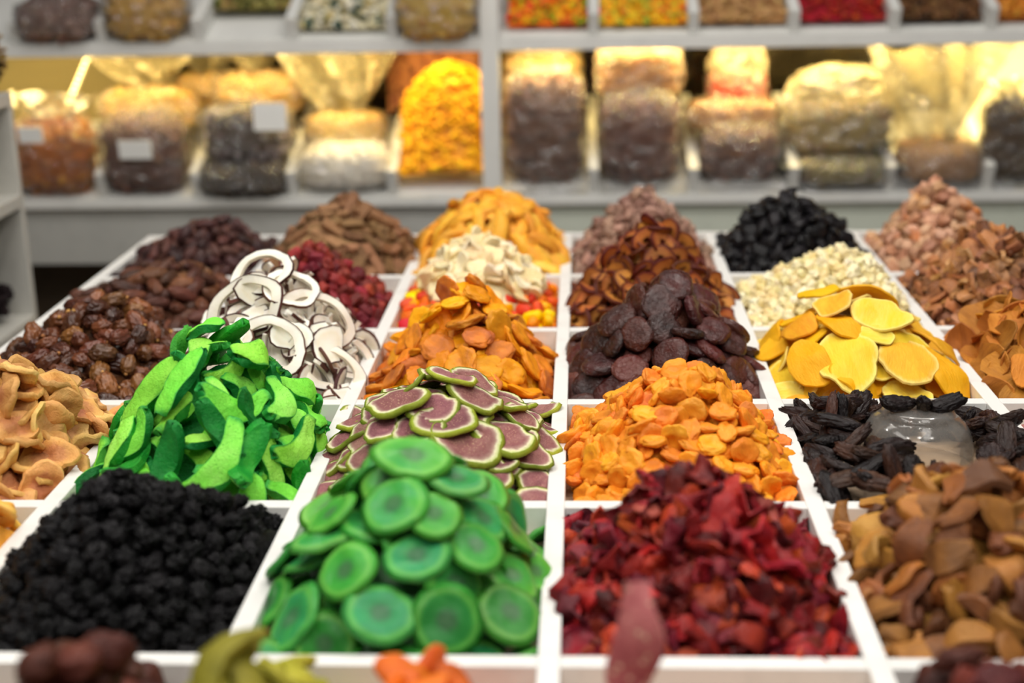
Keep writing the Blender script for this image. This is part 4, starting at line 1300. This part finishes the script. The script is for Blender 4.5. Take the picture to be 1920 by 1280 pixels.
zt = float(at_y(30, 172, YE)[2])
zs = [zt, float(at_y(40, 362, YE)[2]), float(at_y(52, 585, YE)[2]), 0.25]
rbox('end_panel', (XF - 0.42, YE - 0.022, 0), (XF, YE, zt))
rbox('back_panel', (XF - 0.42, 1.6, 0), (XF - 0.40, YE - 0.022, zt))
for z in zs:
    rbox('shelf_board', (XF - 0.40, 1.6, z - 0.028), (XF + 0.001, YE - 0.022, z))
rbox('end_panel', (XF - 0.42, 1.58, 0), (XF, 1.6, zt))


def bunch(name, label, p, rx, ry, rz, cols, n):
    t = empty(name, p)
    tag(t, label, 'dried flowers')
    m = fruit(name + '_m', cols, 0.8, 60, 0.4, 150)
    P = RNG.normal(size=(n, 3))
    P = P / np.linalg.norm(P, axis=1)[:, None] * RNG.uniform(0.35, 1, (n, 1)) ** 0.5 * [rx, ry, rz] + [0, 0, rz * 1.05]
    o = link('flower_heads', make_mesh('flower_heads', lumps(P, 0.022, m, 0.5)), t)
    tag(o, kind='stuff')
    st = []
    for q in P[::3]:
        g = sheet(lambda a, b, q=q: (q[0] * (a + 1) / 2 + b * 0.0012, q[1] * (a + 1) / 2, 0.003 + (q[2] - 0.003) * (a + 1) / 2), 0.002, 4, 2)
        st.append((g, m, None, None))
    tag(link('stems', make_mesh('stems', st), t), kind='stuff')


bunch('dried_flower_bunch', 'dark dried flower bunch lying in the side rack', np.array([XF - 0.09, YE - 0.10, zs[2]]), 0.07, 0.075, 0.05, [(30, 22, 24), (50, 38, 40)], 420)
bunch('dried_flower_bunch', 'brown dried flower heads on top of the side rack', np.array([XF - 0.045, YE - 0.09, zt]), 0.075, 0.08, 0.085, [(82, 62, 38), (120, 94, 56), (150, 122, 78)], 380)

# ------------------------------------------------------------------ the clear dome among the prunes
prof = [(0.0, 0.0915), (0.028, 0.0915), (0.040, 0.0905), (0.0445, 0.087), (0.047, 0.082), (0.0475, 0.079), (0.052, 0.076), (0.0595, 0.069), (0.0645, 0.060), (0.067, 0.052), (0.0668, 0.0505), (0.0682, 0.049), (0.068, 0.0465), (0.0692, 0.045), (0.0688, 0.042), (0.070, 0.040), (0.0696, 0.037), (0.0708, 0.035), (0.0715, 0.02), (0.072, 0.004), (0.074, 0.0), (0.0725, 0.0)]
prof2 = [(max(0, r - 0.0012), z - 0.001 if r < 0.06 else z) for r, z in prof[:-2]][::-1]
pr = [(r, z * 0.87) for r, z in prof + prof2]
seg = 64
V, F = [], []
for r, z in pr:
    for i in range(seg):
        a = 2 * PI * i / seg
        V.append((r * math.cos(a), r * math.sin(a), z))
for k in range(len(pr) - 1):
    for i in range(seg):
        j = (i + 1) % seg
        F += [(k * seg + i, (k + 1) * seg + i, (k + 1) * seg + j), (k * seg + i, (k + 1) * seg + j, k * seg + j)]
kd = NT('clear_plastic')
kd.t.nodes.remove(kd.b)
tr_n = kd.n('ShaderNodeBsdfTransparent')
tr_n.inputs[0].default_value = (0.93, 0.92, 0.90, 1)
gl_n = kd.n('ShaderNodeBsdfGlossy')
gl_n.inputs['Roughness'].default_value = 0.12
df_n = kd.n('ShaderNodeBsdfDiffuse')
df_n.inputs[0].default_value = (0.75, 0.74, 0.72, 1)
mm = kd.n('ShaderNodeMixShader')
mm.inputs[0].default_value = 0.07
kd.l(tr_n.outputs[0], mm.inputs[1])
kd.l(df_n.outputs[0], mm.inputs[2])
fr = kd.n('ShaderNodeLayerWeight')
fr.inputs['Blend'].default_value = 0.22
m3 = kd.n('ShaderNodeMixShader')
kd.l(kd.math('ADD', 0.02, kd.math('MULTIPLY', fr.outputs['Fresnel'], 0.5)), m3.inputs[0])
kd.l(mm.outputs[0], m3.inputs[1])
kd.l(gl_n.outputs[0], m3.inputs[2])
kd.l(m3.outputs[0], kd.out.inputs['Surface'])
M_dome = kd.m
dome = link('plastic_dome', make_mesh('plastic_dome', [(G(V, F), M_dome, None, None)]), None, DOME)
tag(dome, 'upturned clear plastic bowl standing among the black prunes', 'plastic bowl')
# three prunes lie on top of it
top_z = DOME[2] + 0.0915 * 0.87
for (dx, dy, k, ry, rz, lab) in ((-0.031, -0.01, 1, 8, 20, 'dried prune on top of the plastic bowl, left one of three'), (0.004, -0.012, 2, 50, 70, 'small dried prune on top of the plastic bowl, between two larger ones'), (0.034, -0.008, 3, -14, 15, 'dried prune on top of the plastic bowl, right one of three')):
    pc = PRUNES[k]
    if pc['me'] is None:
        pc['me'] = make_mesh(pc['name'], [(pc['g'], pc['m'], None, None)])
        pc['kme'] = []
    o = link('dried_prune', pc['me'], None, (DOME[0] + dx, DOME[1] + dy, top_z + 0.0075))
    o.rotation_euler = (0.3, math.radians(ry), math.radians(rz))
    o.scale = (0.8, 1.0, 1.1) if k != 2 else (0.6, 0.8, 0.9)
    tag(o, lab, 'dried fruit', 'prunes on the plastic bowl')
# ------------------------------------------------------------------ which pieces show: things; the rest of each heap: stuff
def arrays():
    Vs, Fs, own = [], [], []
    base, gid = 0, 0
    for hd in HEAPS:
        hd['gid'] = gid
        for k, R, p in hd['items']:
            g = hd['pieces'][k]['lo']
            Vs.append(g.V @ R.T + p)
            Fs.append(g.F + base)
            own.append(np.full(len(g.F), gid))
            base += len(g.V)
            for _, kg, _, _ in hd['pieces'][k]['kids']:
                Vs.append(kg.V @ R.T + p)
                Fs.append(kg.F + base)
                own.append(np.full(len(kg.F), gid))
                base += len(kg.V)
            gid += 1
        # the packed middle of the heap
        x0, x1, y0, y1 = hd['h'].rect
        i_ = 0.004
        gx, gy = np.linspace(x0 + i_, x1 - i_, 22), np.linspace(y0 + i_, y1 - i_, 24)
        X, Y = np.meshgrid(gx, gy, indexing='ij')
        Z = np.maximum(hd['h'].H(X, Y) - hd['depth'], TOP - DEEP - 0.005)
        V = np.c_[X.ravel(), Y.ravel(), Z.ravel()]
        F = []
        for i in range(21):
            for j in range(23):
                a = i * 24 + j
                F += [(a, a + 24, a + 25), (a, a + 25, a + 1)]
        hd['coreG'] = G(V, F)
        Vs.append(V)
        Fs.append(np.asarray(F) + base)
        own.append(np.full(len(F), -1))
        base += len(V)
    for i, x in enumerate(XS):
        V = np.array([[x + a, b, TOP + c] for a in (-TH / 2, TH / 2) for b in (YR(-1), YR(5)) for c in (-DEEP, 0)])
        F = [(0, 1, 3), (0, 3, 2), (4, 5, 7), (4, 7, 6), (1, 5, 7), (1, 7, 3)]
        Vs.append(V); Fs.append(np.asarray(F) + base); own.append(np.full(6, -1)); base += 8
    for k in range(-1, 6):
        y = YR(k)
        V = np.array([[a, y + b, TOP + c] for a in (XS[0], XS[-1]) for b in (-TH / 2, TH / 2) for c in (-DEEP, 0)])
        F = [(0, 1, 5), (0, 5, 4), (2, 3, 7), (2, 7, 6), (1, 3, 7), (1, 7, 5)]
        Vs.append(V); Fs.append(np.asarray(F) + base); own.append(np.full(6, -1)); base += 8
    return np.concatenate(Vs), np.concatenate(Fs), np.concatenate(own), gid


def look(bvh, own, n, eye, step):
    cnt = np.zeros(n, int)
    e = Vector(eye)
    for py in np.arange(step / 2, 1280, step):
        for px in np.arange(step / 2, 1920, step):
            d = ray(px, py)
            h = bvh.ray_cast(e, Vector(d))
            if h[2] is not None and own[h[2]] >= 0:
                cnt[own[h[2]]] += 1
    return cnt


V_, F_, OWN, NG = arrays()
bvh = BVHTree.FromPolygons(V_.tolist(), F_.tolist(), all_triangles=True)
SEEN = look(bvh, OWN, NG, CAM, 3.0)
ALSO = np.zeros(NG, int)
for off in ((-0.5, 0, 0.05), (0.5, 0, 0.05), (0, 0.15, 0.35)):
    e = CAM + np.array(off)
    # other viewpoints look at the middle of the tray
    for gx in np.linspace(-0.92, 0.92, 230):
        for gy in np.linspace(YR(-1), YR(5), 230):
            t = np.array([gx, gy, TOP + 0.02])
            h = bvh.ray_cast(Vector(e), Vector(t - e))
            if h[2] is not None and OWN[h[2]] >= 0:
                ALSO[OWN[h[2]]] += 1
del bvh, V_, F_

TIER = ((0.22, 'at the peak'), (0.42, 'high'), (0.58, 'above midway'), (0.74, 'below midway'), (0.88, 'low'), (9, 'bottom'))
SIDE = ('far left', 'left', 'centre-left', 'centre', 'centre-right', 'right', 'far right')
ORD = ('second', 'third', 'fourth', 'fifth', 'sixth', 'seventh', 'eighth')
RANK = {2: ('upper', 'lower'), 3: ('upper', 'middle', 'lower')}
for _n in range(4, 10):
    RANK[_n] = ('topmost',) + ORD[:_n - 2] + ('lowest',)


def zone(hd, p):
    r = float(hd['h'].rho(p[0], p[1]))
    f = (to_px(p)[0] - hd['_px'][0]) / max(1, hd['_px'][1] - hd['_px'][0])
    tier = next(n for lim, n in TIER if r < lim)
    return tier if tier == 'at the peak' else f'{tier} {SIDE[min(6, max(0, int(f * 7)))]}'


WORDS = {'coconut_ring': 'white coconut ring', 'coconut_strip': 'white coconut strip', 'coconut_slice': 'white coconut slice', 'rosy_dried_fruit': 'dull rosy dried fruit'}
for hd in HEAPS:
    ids = np.arange(hd['gid'], hd['gid'] + len(hd['items']))
    order = sorted(range(len(ids)), key=lambda i: -SEEN[ids[i]])
    things = [i for i in order if SEEN[ids[i]] >= 4][:290]
    tset = set(things)
    rest = [i for i in order if i not in tset and (SEEN[ids[i]] or ALSO[ids[i]])]
    pxs = [to_px(hd['items'][i][2])[0] for i in things] or [0, 1]
    hd['_px'] = (min(pxs), max(pxs))
    spots = {}
    for i in things:
        k, R, p = hd['items'][i]
        word = WORDS.get(hd['pieces'][k]['name'], hd['desc'])
        spots.setdefault((word, zone(hd, p)), []).append(i)
    label = {}
    for (word, z), l in spots.items():
        l.sort(key=lambda i: to_px(hd['items'][i][2])[1])
        for q, i in enumerate(l):
            more = ', ' + RANK[len(l)][q] if len(l) in RANK else ''
            label[i] = f"{word}, {z}{more}, {hd['where']}"
    for i in things:
        k, R, p = hd['items'][i]
        pc = hd['pieces'][k]
        if pc['me'] is None:
            pc['me'] = make_mesh(pc['name'], [(pc['g'], pc['m'], None, None)])
            pc['kme'] = [make_mesh(n, [(g, m, None, None)]) for n, g, m, _ in pc['kids']]
        o = link(pc['name'], pc['me'])
        o.matrix_world = Matrix(np.vstack([np.c_[R, p], [0, 0, 0, 1]]).tolist())
        tag(o, label[i], hd['cat'], hd['group'])
        for (n, g, m, lab), me in zip(pc['kids'], pc['kme']):
            c = link(n, me, o)
            if lab:
                c['label'] = lab
    parts = [(hd['coreG'], hd['core'], None, np.full(len(hd['coreG'].V), 0.37))]
    for i in rest:
        k, R, p = hd['items'][i]
        rn = float(RNG.uniform())
        pc = hd['pieces'][k]
        for g, m in [(pc['lo'], pc['m'])] + [(g, m) for _, g, m, _ in pc['kids']]:
            parts.append((G(g.V @ R.T + p, g.F, g.R), m, g.V, np.full(len(g.V), rn)))
    o = link(hd['stuff_name'], make_mesh(hd['stuff_name'], parts))
    tag(o, f"packed {hd['desc']} filling beneath, {hd['where']}", hd['cat'], None, 'stuff')
